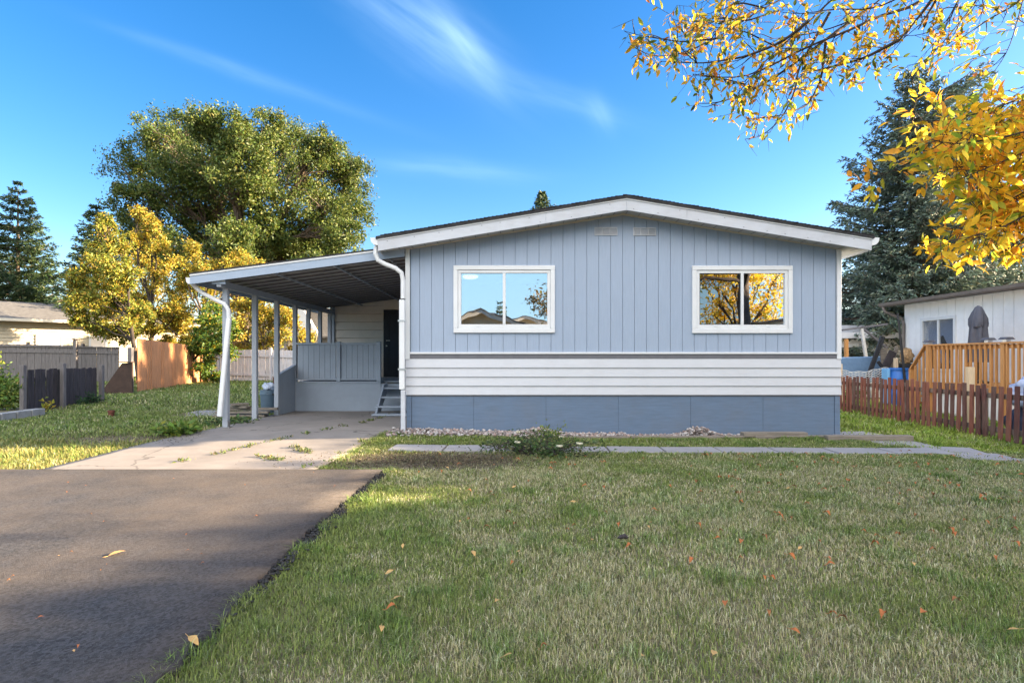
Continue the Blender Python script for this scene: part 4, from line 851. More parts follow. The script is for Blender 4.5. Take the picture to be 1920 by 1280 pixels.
broadleaf('yellow_shrub', 'bright yellow shrub seen between the first and third carport posts', 'shrub', (-11.5, 26.6, .22),
    ylobes([(440,580,26),(460,610,28),(445,640,26),(470,570,24),(495,600,28),(500,640,28),(520,580,24),(480,660,20),(530,620,22)], 26.6, .7, 14), YL, [4,4,2.5,2.5,2], .14, 1100, 15, trunk_r=.08, tfork=.25)
broadleaf('yellow_shrub', 'smaller yellow shrub behind the porch railing near the white gable', 'shrub', (-9.7, 27.3, .2),
    ylobes([(560,610,20),(572,640,22),(585,660,18),(556,660,18),(600,665,14),(545,590,14)], 27.3, .6, 16), YL, [4,4,1.5,1,1], .14, 900, 17, trunk_r=.06, tfork=.25)
# near yellow background on the right, behind the deck house
broadleaf('golden_tree', 'yellow tree glowing behind the white house roof at the right edge', 'tree', (22.5, 27, -.1),
    [(np.array([20.5,27,6.0]),1.3),(np.array([22,26.5,7.0]),1.5),(np.array([23.6,27,6.5]),1.6),(np.array([21.5,27.5,5.0]),1.4),(np.array([23.5,27,4.8]),1.5),(np.array([25.2,27,6.8]),1.6)], YL, [4,3,2,2,1], .16, 1600, 19, trunk_r=.2)

def spruce(name, lab, base, H, Rb, seed, cols, wts, lean=0, group=None, dens=1.0, skirt=.06, tilt=.25, bumps=(), lv=4.2, tm=1.0, nsz=.17):
    rg = np.random.default_rng(seed); t = thing(name, lab, 'tree', base, group); b = np.array(base, float)
    MB().tube([tuple(b+np.array([lean*H*k/6, 0, H*k/6-(.1 if k == 0 else 0)])) for k in range(7)], [.022*H*(1-.97*k/6) for k in range(7)], 8).build('trunk', M['bark'], t, smooth=True)
    nl = int(H*lv*dens); BP = []; P_l = []; D_l = []
    bm_ = MB()
    for k in range(nl):
        f = skirt+(1-skirt)*(k+rg.random())/nl; z = f*H; prof = (1-f)**.82*(1-.35*max(0, .18-f)/.18); nb = 6 if f < .85 else 5
        a0 = rg.random()*6.28
        for j in range(nb):
            a = a0+6.283*j/nb+rg.normal()*.25; R_ = Rb*prof*(1+.20*rg.normal())+.10
            for (bf, ba, bs) in bumps:
                if abs(f-bf) < .05 and abs((a-ba+math.pi) % (2*math.pi)-math.pi) < .7: R_ *= bs
            R_ = max(R_, .12); dirv = np.array([math.cos(a), math.sin(a), 0]); s = np.linspace(0, 1, 7)
            dz = (tilt*(1-2.2*(1-f)))*R_*s + R_*.28*s**2.5
            c = b+np.array([lean*z, 0, z])+dirv[None]*R_*s[:, None]+np.stack([s*0, s*0, dz], 1)
            bm_.tube([tuple(p) for p in c[::2]], [.028*R_+.008, .02*R_+.006, .012*R_+.004, .004], 3, cap=False)
            # sprays of twigs
            nt_ = int(5+R_*9*dens*tm); ts = .12+.88*rg.random(nt_)**.8; side = np.array([-dirv[1], dirv[0], 0])
            pc = np.stack([np.interp(ts, s, c[:, i]) for i in range(3)], 1)
            sg = np.where(rg.random(nt_) < .5, -1, 1); Lw = (1-ts*.75)*R_*.42*(.5+.7*rg.random(nt_))+.10
            td = unit(dirv*.75+side*sg[:, None]*1.0+np.array([0, 0, -.28])+rg.normal(size=(nt_, 3))*.16)
            kk = np.maximum(4, (Lw*22).astype(int)); idx = np.repeat(np.arange(nt_), kk); u = rg.random(len(idx))
            pp = pc[idx]+td[idx]*(Lw[idx]*u)[:, None]+rg.normal(size=(len(idx), 3))*.02; pp[:, 2] -= .12*Lw[idx]*u**2
            P_l.append(pp); D_l.append(td[idx])
            m = int(6+R_*10); us = rg.random(m); pb = np.stack([np.interp(us, s, c[:, i]) for i in range(3)], 1); P_l.append(pb+rg.normal(size=(m, 3))*.02); D_l.append(np.repeat(dirv[None], m, 0))
    bm_.build('branches', M['bark'], t)
    P_ = np.concatenate(P_l); D = np.concatenate(D_l); n = len(P_); col = palette(n, cols, wts, rg, .22)
    sz = .105+.0*P_[:, 0]
    V, F, cc = leaf_cards(P_, nsz, col, rg, asp=.34, fold=.12, dirs=D*1.1); npmesh('needles', V, F, M['needle'], t, cc); return t
BLUE = [(.115,.165,.125), (.16,.21,.16), (.08,.11,.085), (.19,.20,.12)]
GRN = [(.025,.055,.02), (.04,.075,.025), (.06,.095,.03), (.09,.11,.035)]
spruce('blue_spruce', 'very tall blue-green spruce rising behind the white neighbour house', (15.5, 22.0, -.1), 12.6, 4.1, 41, BLUE, [4,4,3,.8], dens=1.0, lv=3.1, tm=2.3, tilt=.35, nsz=.14, skirt=.13, bumps=((.86, .3, 1.7), (.88, .0, 1.6)))
spruce('spruce_tree', 'second spruce partly hidden behind the tall blue spruce and yellow leaves', (19.4, 24.5, -.1), 11.9, 3.2, 42, BLUE, [3,3,3,1.5], skirt=.1)
spruce('spruce_tree', 'dark spruce with separate horizontal boughs rising behind the beige house at the left border', (-33.0, 38, .3), 12.7, 4.3, 43, GRN, [4,4,2,1], lv=2.0, tm=1.8, skirt=.12)
spruce('spruce_tree', 'spruce cut by the left border of the picture behind the beige house', (-36.8, 38.5, .3), 10.6, 4.0, 46, GRN, [4,4,2,1], lv=2.1, tm=1.8, skirt=.12)
spruce('spruce_tree', 'slim spruce tip poking out above the yellow-green tree', (-21.6, 29.5, .3), 8.9, 2.3, 44, GRN, [3,4,3,1], dens=.8, skirt=.2)
spruce('spruce_tree', 'small spruce top peeking over the left roof slope of the blue grey home', (2.1, 40, 0), 13.0, 3.0, 45, GRN, [2,4,3,2], dens=.8, skirt=.5)

# shrubs and small plants with stems
def plant(name, lab, cat, base, H, Rr, n, lsz, cols, wts, seed, stems=9, m='leaf', group=None, flat=1.0):
    rg = np.random.default_rng(seed); t = thing(name, lab, cat, base, group); b = np.array(base, float); mb = MB(); LP = []; LD = []
    for k in range(stems):
        a = rg.random()*6.28; r = Rr*math.sqrt(rg.random()); tip = b+np.array([r*math.cos(a), r*math.sin(a), H*(.45+.55*rg.random())*(1-.4*r/Rr)])
        q = curve(b+np.array([r*.2*math.cos(a), r*.2*math.sin(a), -.01]), tip, .05, 6, rg, .2); mb.tube([tuple(p) for p in q], [.010, .009, .007, .005, .003, .002], 4, cap=False)
        m_ = n//stems; u = .2+.8*rg.random(m_); pc = np.stack([np.interp(u, np.linspace(0, 1, 6), q[:, i]) for i in range(3)], 1); sp = rg.normal(size=(m_, 3))*Rr*.14*np.array([1, 1, min(1, H/Rr*.6)]); LP.append(pc+sp); LD.append(unit(sp+np.array([0, 0, .02])))
    mb.build('stem', M['darkbark'] if m == 'leaf' else M['bark'], t); LP = np.concatenate(LP); LP[:, 2] = np.maximum(LP[:, 2], b[2]+.01)
    V, F, cc = leaf_cards(LP, lsz, palette(len(LP), cols, wts, rg), rg, dirs=np.concatenate(LD)); npmesh('foliage', V, F, M['leaf'], t, cc); return t
LG = [(.10,.18,.03), (.16,.24,.04), (.24,.26,.04)]
plant('leafy_shrub', 'bright green leafy shrub growing in the planting bed at the left border', 'shrub', (-10.9, 12.1, .25), 1.1, .55, 1600, .09, LG, [3,3,2], 51, 14)
plant('young_sapling', 'slender yellow-tipped sapling beside the green shrub and low dark fence', 'plant', (-10.75, 12.9, .25), .85, .16, 140, .09, [(.45,.33,.03),(.2,.25,.04)], [3,2], 52, 4)
plant('yellow_weed', 'small yellow-leaved weed growing against the low dark fence', 'plant', (-10.05, 12.25, g1(-10, 12.25)), .42, .16, 60, .09, [(.45,.36,.05),(.2,.25,.04)], [3,1], 53, 4)
plant('green_weed', 'low dark green weed at the right foot of the low dark fence', 'plant', (-10.15, 13.6, g1(-10, 13.6)), .35, .3, 300, .07, [(.04,.09,.03)], [1], 54, 8)
for k, (x, y, lb) in enumerate(((14.2, 19.3, 'green bush left of the brown stake behind the blue panel'), (15.9, 20.4, 'green bush right of the brown stake behind the blue panel'))):
    plant('green_bush', lb, 'bush', (x*.72+.45, y-1, -.1), 1.85, .55, 1300, .13, [(.08,.17,.03),(.14,.24,.05),(.4,.45,.3)], [4,3,.5], 60+k, 14)
rose = plant('rose_bush', 'low sprawling rose bush with pale roses growing over the walkway slabs', 'bush', (.35, 7.75, g1(.35, 7.75)+.02), .24, .95, 1500, .05, [(.04,.08,.02),(.07,.12,.03),(.14,.15,.06)], [4,4,2], 71, 60)
mb = MB()
import bmesh as _bm
for k, (x, y, z) in enumerate(((.08, 7.55, .18), (.62, 7.35, .16), (.75, 8.6, .1), (.1, 8.75, .14), (.86, 7.3, .2))):
    rgp = random.Random(k)
    for j in range(9):
        a = rgp.random()*6.28; r = .018+.012*(j > 4); c = (x+r*math.cos(a), y+r*math.sin(a), g1(x, y)+z); b = MB().lathe(c, [(.004, -.012), (.02, -.004), (.023, .010), (.012, .018)], 7); mb.add(b.v, b.f)
mb.build('rose', M['petal'], rose, smooth=True)
plant('tall_weed', 'thin yellow-green weed standing at the gravel edge in front of the skirting', 'plant', (.62, 8.95, g1(.6, 9)), .38, .28, 260, .05, [(.22,.27,.05),(.14,.2,.04)], [3,2], 73, 9)
plant('grass_clump', 'bright grass clump at the edge of the bare soil left of the carport slab', 'grass', (-5.35, 9.15, g1(-5.35, 9.1)), .24, .4, 500, .10, LG, [3,3,1], 74, 20)
plant('vine', 'green creeper trailing on the soil beside the first carport post', 'plant', (-5.2, 10.5, g1(-5.2, 10.5)), .14, .5, 420, .06, [(.06,.12,.04),(.12,.17,.05)], [3,2], 75, 14)

# ------------------------------------------------------------------ the near tree: trunk outside the frame, boughs reaching in
rg = np.random.default_rng(77)
nt_ = thing('ash_tree', 'yellow-leaved ash tree whose boughs hang into the picture at the upper right', 'tree', (7.3, 1.5, -.05))
tb = MB(); tb.tube([(7.3, 1.5, -.15), (7.25, 1.5, .4), (7.3, 1.5, 1.6), (7.2, 1.5, 2.9), (7.25, 1.4, 4.4), (7.1, 1.4, 6.2), (7.2, 1.2, 8.2)], [.30, .23, .20, .18, .15, .11, .05], 12)
tb.build('trunk', M['bark'], nt_, smooth=True)
lm = MB(); LP = []; LD = []; hub = np.array([6.6, 4.0, 5.0]); limb = np.array([4.6, 4.7, 5.1])
lm.tube([(7.22, 1.5, 3.6), (6.9, 3.0, 4.5), (5.7, 4.3, 5.0), (4.6, 4.7, 5.1), (3.9, 4.9, 4.75)], [.12, .10, .08, .06, .035], 8)
def smooth_curve(pts, n):
    pts = np.array(pts, float); d = np.r_[0, np.cumsum(np.linalg.norm(np.diff(pts, axis=0), axis=1))]; t = np.linspace(0, d[-1], n); q = np.stack([np.interp(t, d, pts[:, i]) for i in range(3)], 1)
    for _ in range(3): q[1:-1] = (q[:-2]+2*q[1:-1]+q[2:])/4
    return q
def twig_leaves(q, sp, sz_, drop=.6, per=5):
    """compound ash leaves hanging along a twig"""
    d = np.r_[0, np.cumsum(np.linalg.norm(np.diff(q, axis=0), axis=1))]; s = 0
    while s < d[-1]:
        s += sp*(.4+1.2*rg.random())
        if rg.random() < .22: continue
        c = np.array([np.interp(s, d, q[:, i]) for i in range(3)]); a = unit((rg.normal(size=3)*.8+np.array([0, 0, -drop]))[None])[0]; Lr = sz_*(1+rg.random()*.8)
        n = rg.integers(2, per+1)
        side = unit(np.cross(a, rg.normal(size=3))[None])[0]
        lm.tube([tuple(c), tuple(c+a*Lr*.6), tuple(c+a*Lr)], [.0022, .0018, .001], 3, cap=False)
        for k in range(n):
            u = .35+.65*k/max(1, n-1); sg = 1 if k % 2 else -1; dd = a*.7+side*sg*.75 if k < n-1 else a
            LP.append(c+a*Lr*u); LD.append(dd)
C1 = [([(1726,16),(1655,24),(1595,59),(1516,83),(1437,131),(1382,150),(1299,139)],5.0,.013), ([(1619,24),(1548,75),(1476,130),(1413,170),(1346,194),(1314,194)],5.2,.012),
      ([(1556,0),(1508,51),(1445,103),(1397,158),(1366,198)],4.9,.010), ([(1476,-5),(1413,24),(1358,67),(1298,95),(1231,115),(1192,91)],5.1,.009), ([(1405,-5),(1334,28),(1291,32)],5.2,.007),
      ([(1548,79),(1540,150),(1516,198),(1460,218),(1413,222)],4.8,.008), ([(1556,24),(1496,130),(1492,170),(1468,222),(1429,257),(1397,261)],5.0,.009), ([(1516,40),(1468,79),(1397,107),(1318,119),(1239,115)],4.7,.009),
      ([(1833,0),(1793,51),(1734,119),(1702,123)],5.1,.008), ([(1912,24),(1892,95),(1864,138),(1832,166)],4.6,.006), ([(1920,8),(1872,24),(1793,79),(1734,119)],4.9,.008), ([(1437,16),(1380,2),(1338,71),(1259,119)],5.3,.006),
      ([(1358,71),(1279,79),(1200,67),(1170,58)],5.0,.006), ([(1397,158),(1350,146),(1302,142)],4.9,.005), ([(1754,-10),(1726,30),(1687,75)],4.8,.024), ([(1760,-10),(1745,20),(1722,55)],4.9,.02),
      ([(1687,75),(1620,110),(1560,125),(1500,140)],4.8,.010), ([(1640,10),(1600,40),(1540,60),(1480,70),(1420,75)],5.3,.009), ([(1700,60),(1660,90),(1610,85)],5.0,.006), ([(1800,-5),(1770,50),(1720,70),(1680,66)],5.2,.008),
      ([(1700,-8),(1640,20),(1560,15),(1500,30),(1450,20)],4.9,.008), ([(1330,-6),(1300,20),(1270,10)],5.1,.005), ([(1460,90),(1400,60),(1350,50),(1310,60)],5.2,.006), ([(1460,20),(1400,40),(1340,30),(1290,60)],5.0,.006)]
tips = []
for pts, Y, r in C1:
    P0 = [P3(x, y, Y+.12*math.sin(i*1.7+Y*9)) for i, (x, y) in enumerate(pts)]
    if pts[0][1] < 12 or pts[0][0] > 1700:
        e = P0[0]; P0 = [limb*.8+e*.2+np.array([0, 0, .25])] + [limb*.35+e*.65+np.array([0, 0, .22])] + P0
    q = smooth_curve(P0, 26); lm.tube([tuple(p) for p in q], [r*1.5*(1-.82*i/25) for i in range(26)], 5, cap=False)
    if r < .015: twig_leaves(q[8 if len(pts) > 2 else 0:], .08, .12)
    # side twigs
    for k in range(int(2+len(pts)*1.3)):
        j = rg.integers(7, 24); a = q[j]; d = unit((q[min(j+2, 25)]-q[j])[None])[0]; e = a+(d*.6+rg.normal(size=3)*.38+np.array([0, 0, -.12]))*rg.uniform(.15, .5)
        ex, ey = 960+e[0]*1067/e[1], 671-(e[2]-CAMZ)*1067/e[1]
        if ex < 1172 or ey > np.interp(ex, [1165, 1300, 1400, 1480, 1560, 1925], [105, 240, 272, 245, 155, 140]): continue
        qq = smooth_curve([a, (a+e)/2+rg.normal(size=3)*.04, e], 7); lm.tube([tuple(p) for p in qq], [.005, .0045, .004, .003, .0025, .002, .001], 3, cap=False); twig_leaves(qq[1:], .075, .11, .35)
# lower right boughs: dense bright leaves
C2 = [([(2060,380),(1920,450),(1870,540),(1790,560),(1740,570)],.0), ([(2040,140),(1920,178),(1820,214),(1750,235),(1714,226)],0), ([(2060,150),(1920,190),(1850,250),(1790,290),(1745,285)],0), ([(2060,240),(1930,270),(1860,310),(1800,330)],0),
      ([(2060,290),(1920,345),(1850,400),(1790,420),(1765,430)],0), ([(2060,300),(1900,350),(1830,380),(1790,372)],0), ([(2060,360),(1910,390),(1860,440),(1800,455),(1770,452)],0), ([(2050,400),(1920,430),(1880,470),(1840,485)],0),
      ([(2050,180),(1900,215),(1860,240),(1800,250),(1740,250)],0), ([(2050,210),(1930,240),(1840,270),(1770,275),(1735,262)],0), ([(2060,330),(1940,370),(1880,400)],0)]
C2 = C2[1:]
sec = np.array([6.2, 3.7, 4.3]); LPn = len(LP)
lm.tube([(7.25, 1.5, 2.6), (6.6, 2.8, 3.5), (5.3, 3.6, 3.5), (4.5, 3.55, 3.1)], [.08, .06, .045, .03], 7)
for i, (pts, _) in enumerate(C2):
    Y = 3.3+.28*math.sin(i*2.1); P0 = [P3(x+14, y, Y+.1*math.sin(j*2.3+i)) for j, (x, y) in enumerate(pts)]; P0 = [np.array([4.6, 3.55, 3.12])]+P0
    q = smooth_curve(P0, 22); lm.tube([tuple(p) for p in q], [.014*(1-.85*k/21) for k in range(22)], 5, cap=False); twig_leaves(q[5:], .018, .10, .35, 6)
    for k in range(9):
        j = rg.integers(5, 21); a = q[j]; e = a+(rg.normal(size=3)*.22+np.array([-.02, 0, -.02]))
        qq = smooth_curve([a, (a+e)/2+rg.normal(size=3)*.03, e], 6); lm.tube([tuple(p) for p in qq], [.004, .0035, .003, .0025, .002, .001], 3, cap=False); twig_leaves(qq[1:], .022, .095, .35, 6)
# the rest of the crown, above and beside the picture
def infront(p, mg=.10):
    y = p[:, 1]; return (y > .1) & (np.abs(p[:, 0]) < y*(.9+mg)+.3) & ((p[:, 2]-CAMZ) < y*(.629+mg)+.3)
for k in range(70):
    e = np.array([7.2, -.2, 6.8])+rg.normal(size=3)*np.array([1.9, 1.6, 1.3]); st = np.array([7.2, 1.4, rg.uniform(4.2, 7.2)]); q = curve(st, e, .04, 8, rg, .1)
    if infront(q, .22).any(): continue
    lm.tube([tuple(p) for p in q], [.035*(1-.85*i/7) for i in range(8)], 4, cap=False)
    for _ in range(6):
        a = q[rg.integers(3, 8)]; e2 = a+rg.normal(size=3)*.55; qq = curve(a, e2, 0, 5, rg, .1)
        if infront(qq, .22).any(): continue
        lm.tube([tuple(p) for p in qq], [.006, .005, .004, .003, .002], 3, cap=False); twig_leaves(qq[1:], .035, .12, .4, 6)
lm.build('branches', M['darkbark'], nt_, smooth=True)
LP = np.array(LP); LD = np.array(LD); n = len(LP)
col = palette(n, [(.60,.36,.03), (.64,.42,.04), (.34,.32,.04), (.17,.23,.03), (.50,.20,.04), (.06,.09,.02)], [5,3,2.4,2.4,1.8,1.4], rg, .15)
c2 = (LP[:, 1] < 4.1) & (LP[:, 0] < 4.6) & (LP[:, 2] < 3.6)
col2 = palette(n, [(.88,.54,.035), (.85,.60,.05), (.48,.50,.05), (.26,.36,.04), (.85,.38,.045)], [5,3.4,2.0,1.3,2], rg, .12); col[c2] = col2[c2]
def lens_leaves(P, d, size, col, rg):
    n = len(P); d = unit(d+rg.normal(size=(n, 3))*.18); s = unit(np.cross(d, rg.normal(size=(n, 3))+np.array([0, 0, 1.2]))); u = np.cross(s, d); L_ = (size*(.7+.6*rg.random(n)))[:, None]; cv = (.08+.12*rg.random(n))[:, None]
    T = [(0, 0), (.22, .15), (.5, .20), (.78, .12), (1, 0)]; mid = [P+d*L_*t-u*L_*cv*t*t*1.6 for t, w in T]; vs = [mid[0]]
    for i in (1, 2, 3): vs += [mid[i]-s*L_*T[i][1]+u*L_*.05, mid[i], mid[i]+s*L_*T[i][1]+u*L_*.05]
    vs.append(mid[4]); V = np.stack(vs, 1).reshape(-1, 3); b = (np.arange(n)*11)[:, None]
    q = [(0,1,2,2),(0,2,3,3),(1,4,5,2),(2,5,6,3),(4,7,8,5),(5,8,9,6),(7,10,8,8),(8,10,9,9)]
    F = []
    for f in q:
        if f[2] == f[3]: F += [f[:3]]
        else: F += [(f[0], f[1], f[2]), (f[0], f[2], f[3])]
    Fa = np.concatenate([b+np.array(f)[None] for f in F], 0); return V, Fa, np.repeat(col, 11, 0)
kp = ~((LP[:, 1] > 1) & (LP[:, 2] < CAMZ+(671-500)*LP[:, 1]/1067)); 
PX = 960+LP[:, 0]*1067/np.maximum(LP[:, 1], .5); PYY = 671-(LP[:, 2]-CAMZ)*1067/np.maximum(LP[:, 1], .5); inf_ = (LP[:, 1] > 1) & ~c2 & (PX < 1925) & (PYY > -10)   # prune stray twigs below the bough
kp &= ~(inf_ & ((PX < 1165) | (PYY > np.interp(PX, [1165, 1300, 1400, 1480, 1560, 1925], [110, 250, 285, 255, 160, 150])))); LP = LP[kp]; LD = LD[kp]; col = col[kp]; c2 = c2[kp]
V, F, cc = lens_leaves(LP, LD, np.where(c2, .066, .066), col, rg); npmesh('foliage', V, F, M['leafnear'], nt_, cc, smooth=True)
print('near leaves', n, int(c2.sum()))

# trees beyond the frame: seen in the glass, and shading the lawn
def roundtree(lab, c, H, Rc, cols, w, seed, per=900, sz=.22, nl=14, name='street_tree'):
    rg = np.random.default_rng(seed); lobes = []
    for k in range(nl):
        d = unit(rg.normal(size=(1, 3)))[0]; lobes.append((np.array([c[0], c[1], H-Rc])+d*Rc*.62*np.array([1, 1, .9]), Rc*.45))
    return broadleaf(name, lab, 'tree', c, lobes, cols, w, sz, per, seed, trunk_r=.2, tfork=.3)
roundtree('orange-brown tree behind the street houses, mirrored in the left window', (4.6, -16, 0), 8.2, 3.7, [(.30,.16,.03),(.18,.14,.03),(.12,.10,.03)], [3,3,3], 81)
roundtree('golden tree across the street, mirrored in the right window', (11.5, -9, 0), 8.0, 3.2, [(.75,.48,.04),(.8,.58,.05),(.45,.42,.05)], [4,3,2], 82, per=420, nl=12)
spruce('spruce_tree', 'slim spruce across the street, mirrored in the left window', (-1.3, -46, 0), 8.0, 1.8, 83, GRN, [3,4,3,1], dens=.6)
for k, (x, y, h, r) in enumerate(((20.6, -1.5, 7.7, 2.5), (20.8, 1.6, 7.4, 2.5), (20.5, 4.3, 6.85, 2.4), (20.8, 6.9, 6.62, 2.3), (20.6, 9.3, 6.6, 2.3))):
    roundtree(f'leafy tree beyond the white neighbour home, {["first", "second", "third", "fourth", "fifth"][k]} in its row', (x, y, -.1), h, r, GR, [3,3,2,1], 90+k, per=1300, sz=.36, nl=24)
# far belt of trees closing the horizon
rg = np.random.default_rng(99); PP = []
for x0, x1, y, h, n in ((-95, 120, 78, 7.5, 46),):
    for k in range(n): c = np.array([x0+(x1-x0)*(k+rg.random())/n, y+rg.uniform(-6, 6), h*.5]); m = 900; d = unit(rg.normal(size=(m, 3))); PP.append(c+d*np.array([3.2, 3, h*.5*(.7+.5*rg.random())])*(rg.random((m, 1))**.35))
PP = np.concatenate(PP); PP[:, 2] = np.abs(PP[:, 2]); V, F, cc = leaf_cards(PP, .6, palette(len(PP), GR+[(.25,.18,.03)], [4,3,2,1,.6], rg), rg); o = npmesh('far_woods', V, F, M['leaf'], None, cc); tag(o, 'distant belt of trees along the horizon behind all the houses', 'woods', kind='stuff')

# ------------------------------------------------------------------ grass
def polyrow(Y, rows): return np.interp(Y, [r[0] for r in rows], [r[1] for r in rows]), np.interp(Y, [r[0] for r in rows], [r[2] for r in rows])
CR = [(6.44, -5.45, -2.28), (7.9, -5.5, -2.2), (8.6, -5.35, -2.18), (9.3, -5.15, -2.1), (9.56, -5.1, -1.86), (15.7, -5.1, -1.86)]
def density(X, Y):
    d = np.ones_like(X)
    d[(X < -1.42-.05*np.sin(Y*9)) & (Y < 6.45)] = 0
    l, r = polyrow(Y, CR); d[(Y >= 6.44) & (Y < 15.7) & (X > l+.03) & (X < r-.03)] = 0
    d[(X > HX0-.02) & (X < HX1+.02) & (Y > 9.14)] = 0
    pc = 8.08-.035*X; d[(np.abs(Y-pc) < .235) & (X > -1.72) & (X < 5.95)] = 0
    d[(X > NX-.0)] = 0
    d[(np.abs(X-6.2) < .34) & (Y > 7.3) & (Y < 8.5)] *= .12; d[(np.abs(X-5.9) < .36) & (Y > 8.4) & (Y < 10.1)] *= .15
    # bare soil
    b = np.exp(-((((X+1.0)/1.15)**4+((Y-7.2)/.62)**4)**1.5)); d *= 1-np.clip(b*1.35, 0, .97)
    b = np.exp(-(((X+6.0)/1.1)**2+((Y-8.75)/.35)**2)); d *= 1-np.clip(b*1.5-.1, 0, .95)
    b = ((X > -5.45) & (X < -4.85) & (Y > 9.2) & (Y < 12)); d[b] *= .25
    b = ((X > -7.2) & (X < -5.2) & (Y > 11.8) & (Y < 13.6)); d[b] *= .15
    d[(X > -12.6) & (X < -9.85) & (Y > 9.9) & (Y < 13.0)] *= .1
    pn = fnoise(X, Y, .9, 3); d *= np.clip(.55+1.1*(pn-.25), .35, 1.1)
    return np.clip(d, 0, 1)
def blades(n_, x0, x1, y0, y1, h, w, rg, seg=2):
    X = rg.uniform(x0, x1, n_); Y = rg.uniform(y0, y1, n_); keep = (rg.random(n_) < density(X, Y)) & (np.abs(X) < Y*.98+2.2); X = X[keep]; Y = Y[keep]; n = len(X)
    if n == 0: return None
    hn = fnoise(X, Y, .35, 5); dry = fnoise(X, Y, 1.5, 9)*.6+fnoise(X, Y, .30, 12)*.4
    tuft = np.clip((fnoise(X, Y, .22, 21)-.45)*3, 0, 1)
    edge = np.exp(-np.abs(X+1.40)/.16)*(Y < 6.6); isg = rg.random(n) < .5
    hh = h*(.55+.9*hn)*(.6+.7*rg.random(n))*(1+.9*edge)
    hh *= 1+.7*tuft*isg; hh *= np.where((X < -5.6) & (Y < 8.5), 1.3, 1); hh *= np.where((X > 6.3) & (Y > 8.6), 1.7, 1); hh *= np.where(Y > 8.4, 1.15, 1)
    a = rg.random(n)*6.283+1.2*fnoise(X, Y, .5, 30); lean = (.35+.75*rg.random(n)); dx = np.cos(a)*lean; dy = np.sin(a)*lean
    s = np.stack([-np.sin(a), np.cos(a), np.zeros(n)], 1); B = np.stack([X, Y, gz(X, Y)-.012], 1); ww = (w*(.6+.8*rg.random(n)))[:, None]
    H_ = hh[:, None]; M1 = B+np.stack([dx*.25*hh, dy*.25*hh, .62*hh], 1); T_ = B+np.stack([dx*.85*hh, dy*.85*hh, hh*(1.0-.25*lean)], 1)
    V = np.stack([B-s*ww/2, B+s*ww/2, M1-s*ww*.4, M1+s*ww*.4, T_], 1).reshape(-1, 3)
    b = (np.arange(n)*5)[:, None]; F = np.concatenate([b+np.array([[0,1,3]]), b+np.array([[0,3,2]]), b+np.array([[2,3,4]])], 0)
    greens = np.array([(.165,.215,.045), (.205,.26,.055), (.24,.285,.075), (.175,.215,.08)]); straw = np.array([(.48,.43,.25), (.40,.36,.19), (.56,.52,.35), (.33,.30,.14)])
    dry = fnoise(X, Y, 1.1, 9)*.45+fnoise(X, Y, .38, 12)*.55
    right = sstep(-1.0, 4.5, X)*.03
    pd_ = np.clip((dry-.47+right)*3.0+.32, .08, .66); pd_ = np.where(Y > 8.2, pd_*.30, pd_); pd_ = np.where((X < -1) & (Y < 7), pd_*.8, pd_); pd_ = np.where(edge > .3, pd_*.5, pd_)
    pd_ = np.where((Y > 6.8) & (Y <= 8.2), pd_*.65, pd_)
    isd = rg.random(n) < pd_; gcol = greens[rg.integers(0, 4, n)]; scol = straw[rg.integers(0, 4, n)]; c = np.where(isd[:, None], scol, gcol)
    c = np.where(((tuft > .5) & isg)[:, None], c*np.array([.72, .88, .7]), c); far = (X > 5.8) & (Y > 8.2); c = np.where((far & ~isd)[:, None], c*np.array([1.3, 1.35, .8]), c)
    yl = (X < -5.3) & (Y < 8.6); c = np.where((yl & (rg.random(n) < .45))[:, None], np.array([.30,.27,.08]), c)
    c = np.clip(c*1.06*(1+.2*rg.normal(size=(n, 1))), .01, .7); return V, F, np.repeat(c, 5, 0)
rg = np.random.default_rng(101); VV = []; FF = []; CCc = []; off = 0
for args in ((60000, -1.75, 3.6, .6, 1.9, .040, .004), (165000, -1.75, 4.6, 1.9, 3.3, .034, .0030), (190000, -1.75, 5.6, 3.3, 5.0, .034, .0042), (230000, -2.6, 8.3, 5.0, 7.4, .035, .0062), (190000, -2.6, 10.2, 7.4, 9.3, .040, .0085),
             (60000, 5.4, 12.0, 9.3, 13.0, .055, .013), (35000, 5.4, 12, 13, 18, .06, .02), (70000, -10.5, -5.0, 5.9, 9.3, .055, .009), (90000, -13.5, -4.9, 9.3, 13.5, .055, .013), (75000, -17, -4.9, 13.5, 20, .065, .02), (50000, -22, -4.9, 20, 27, .08, .03)):
    r_ = blades(*args, rg)
    if r_ is None: continue
    V, F, c = r_; VV.append(V); FF.append(F+off); CCc.append(c); off += len(V)
o = npmesh('grass', np.concatenate(VV), np.concatenate(FF), M['grass'], None, np.concatenate(CCc)); tag(o, 'patchy green and straw-dry lawn grass covering the yard', 'grass', kind='stuff')
print('blades', off//5)
# weeds in slab cracks and joints
rg = np.random.default_rng(5); PP = []
for (x0, y0, x1, y1) in ((-2.55, 11.9, -2.75, 10.6), (-2.75, 10.6, -3.25, 9.2), (-3.25, 9.2, -3.75, 8.2), (-3.75, 8.2, -4.1, 7.0), (-3.1, 8.1, -2.7, 7.6), (-3.3, 7.4, -2.9, 7.1), (-2.4, 6.6, -2.2, 9.0)):
    t = rg.random(80); k = fnoise(t*9, t*3+x0, .7, 2) > .52; t = t[k]; PP.append(np.stack([x0+(x1-x0)*t+rg.normal(size=len(t))*.025, y0+(y1-y0)*t+rg.normal(size=len(t))*.025, t*0], 1))
PP = np.concatenate(PP); PP = np.repeat(PP, 4, 0)+rg.normal(size=(len(PP)*4, 3))*np.array([.02, .02, 0]); PP[:, 2] = gz(PP[:, 0], PP[:, 1])+.02+.012*rg.random(len(PP))
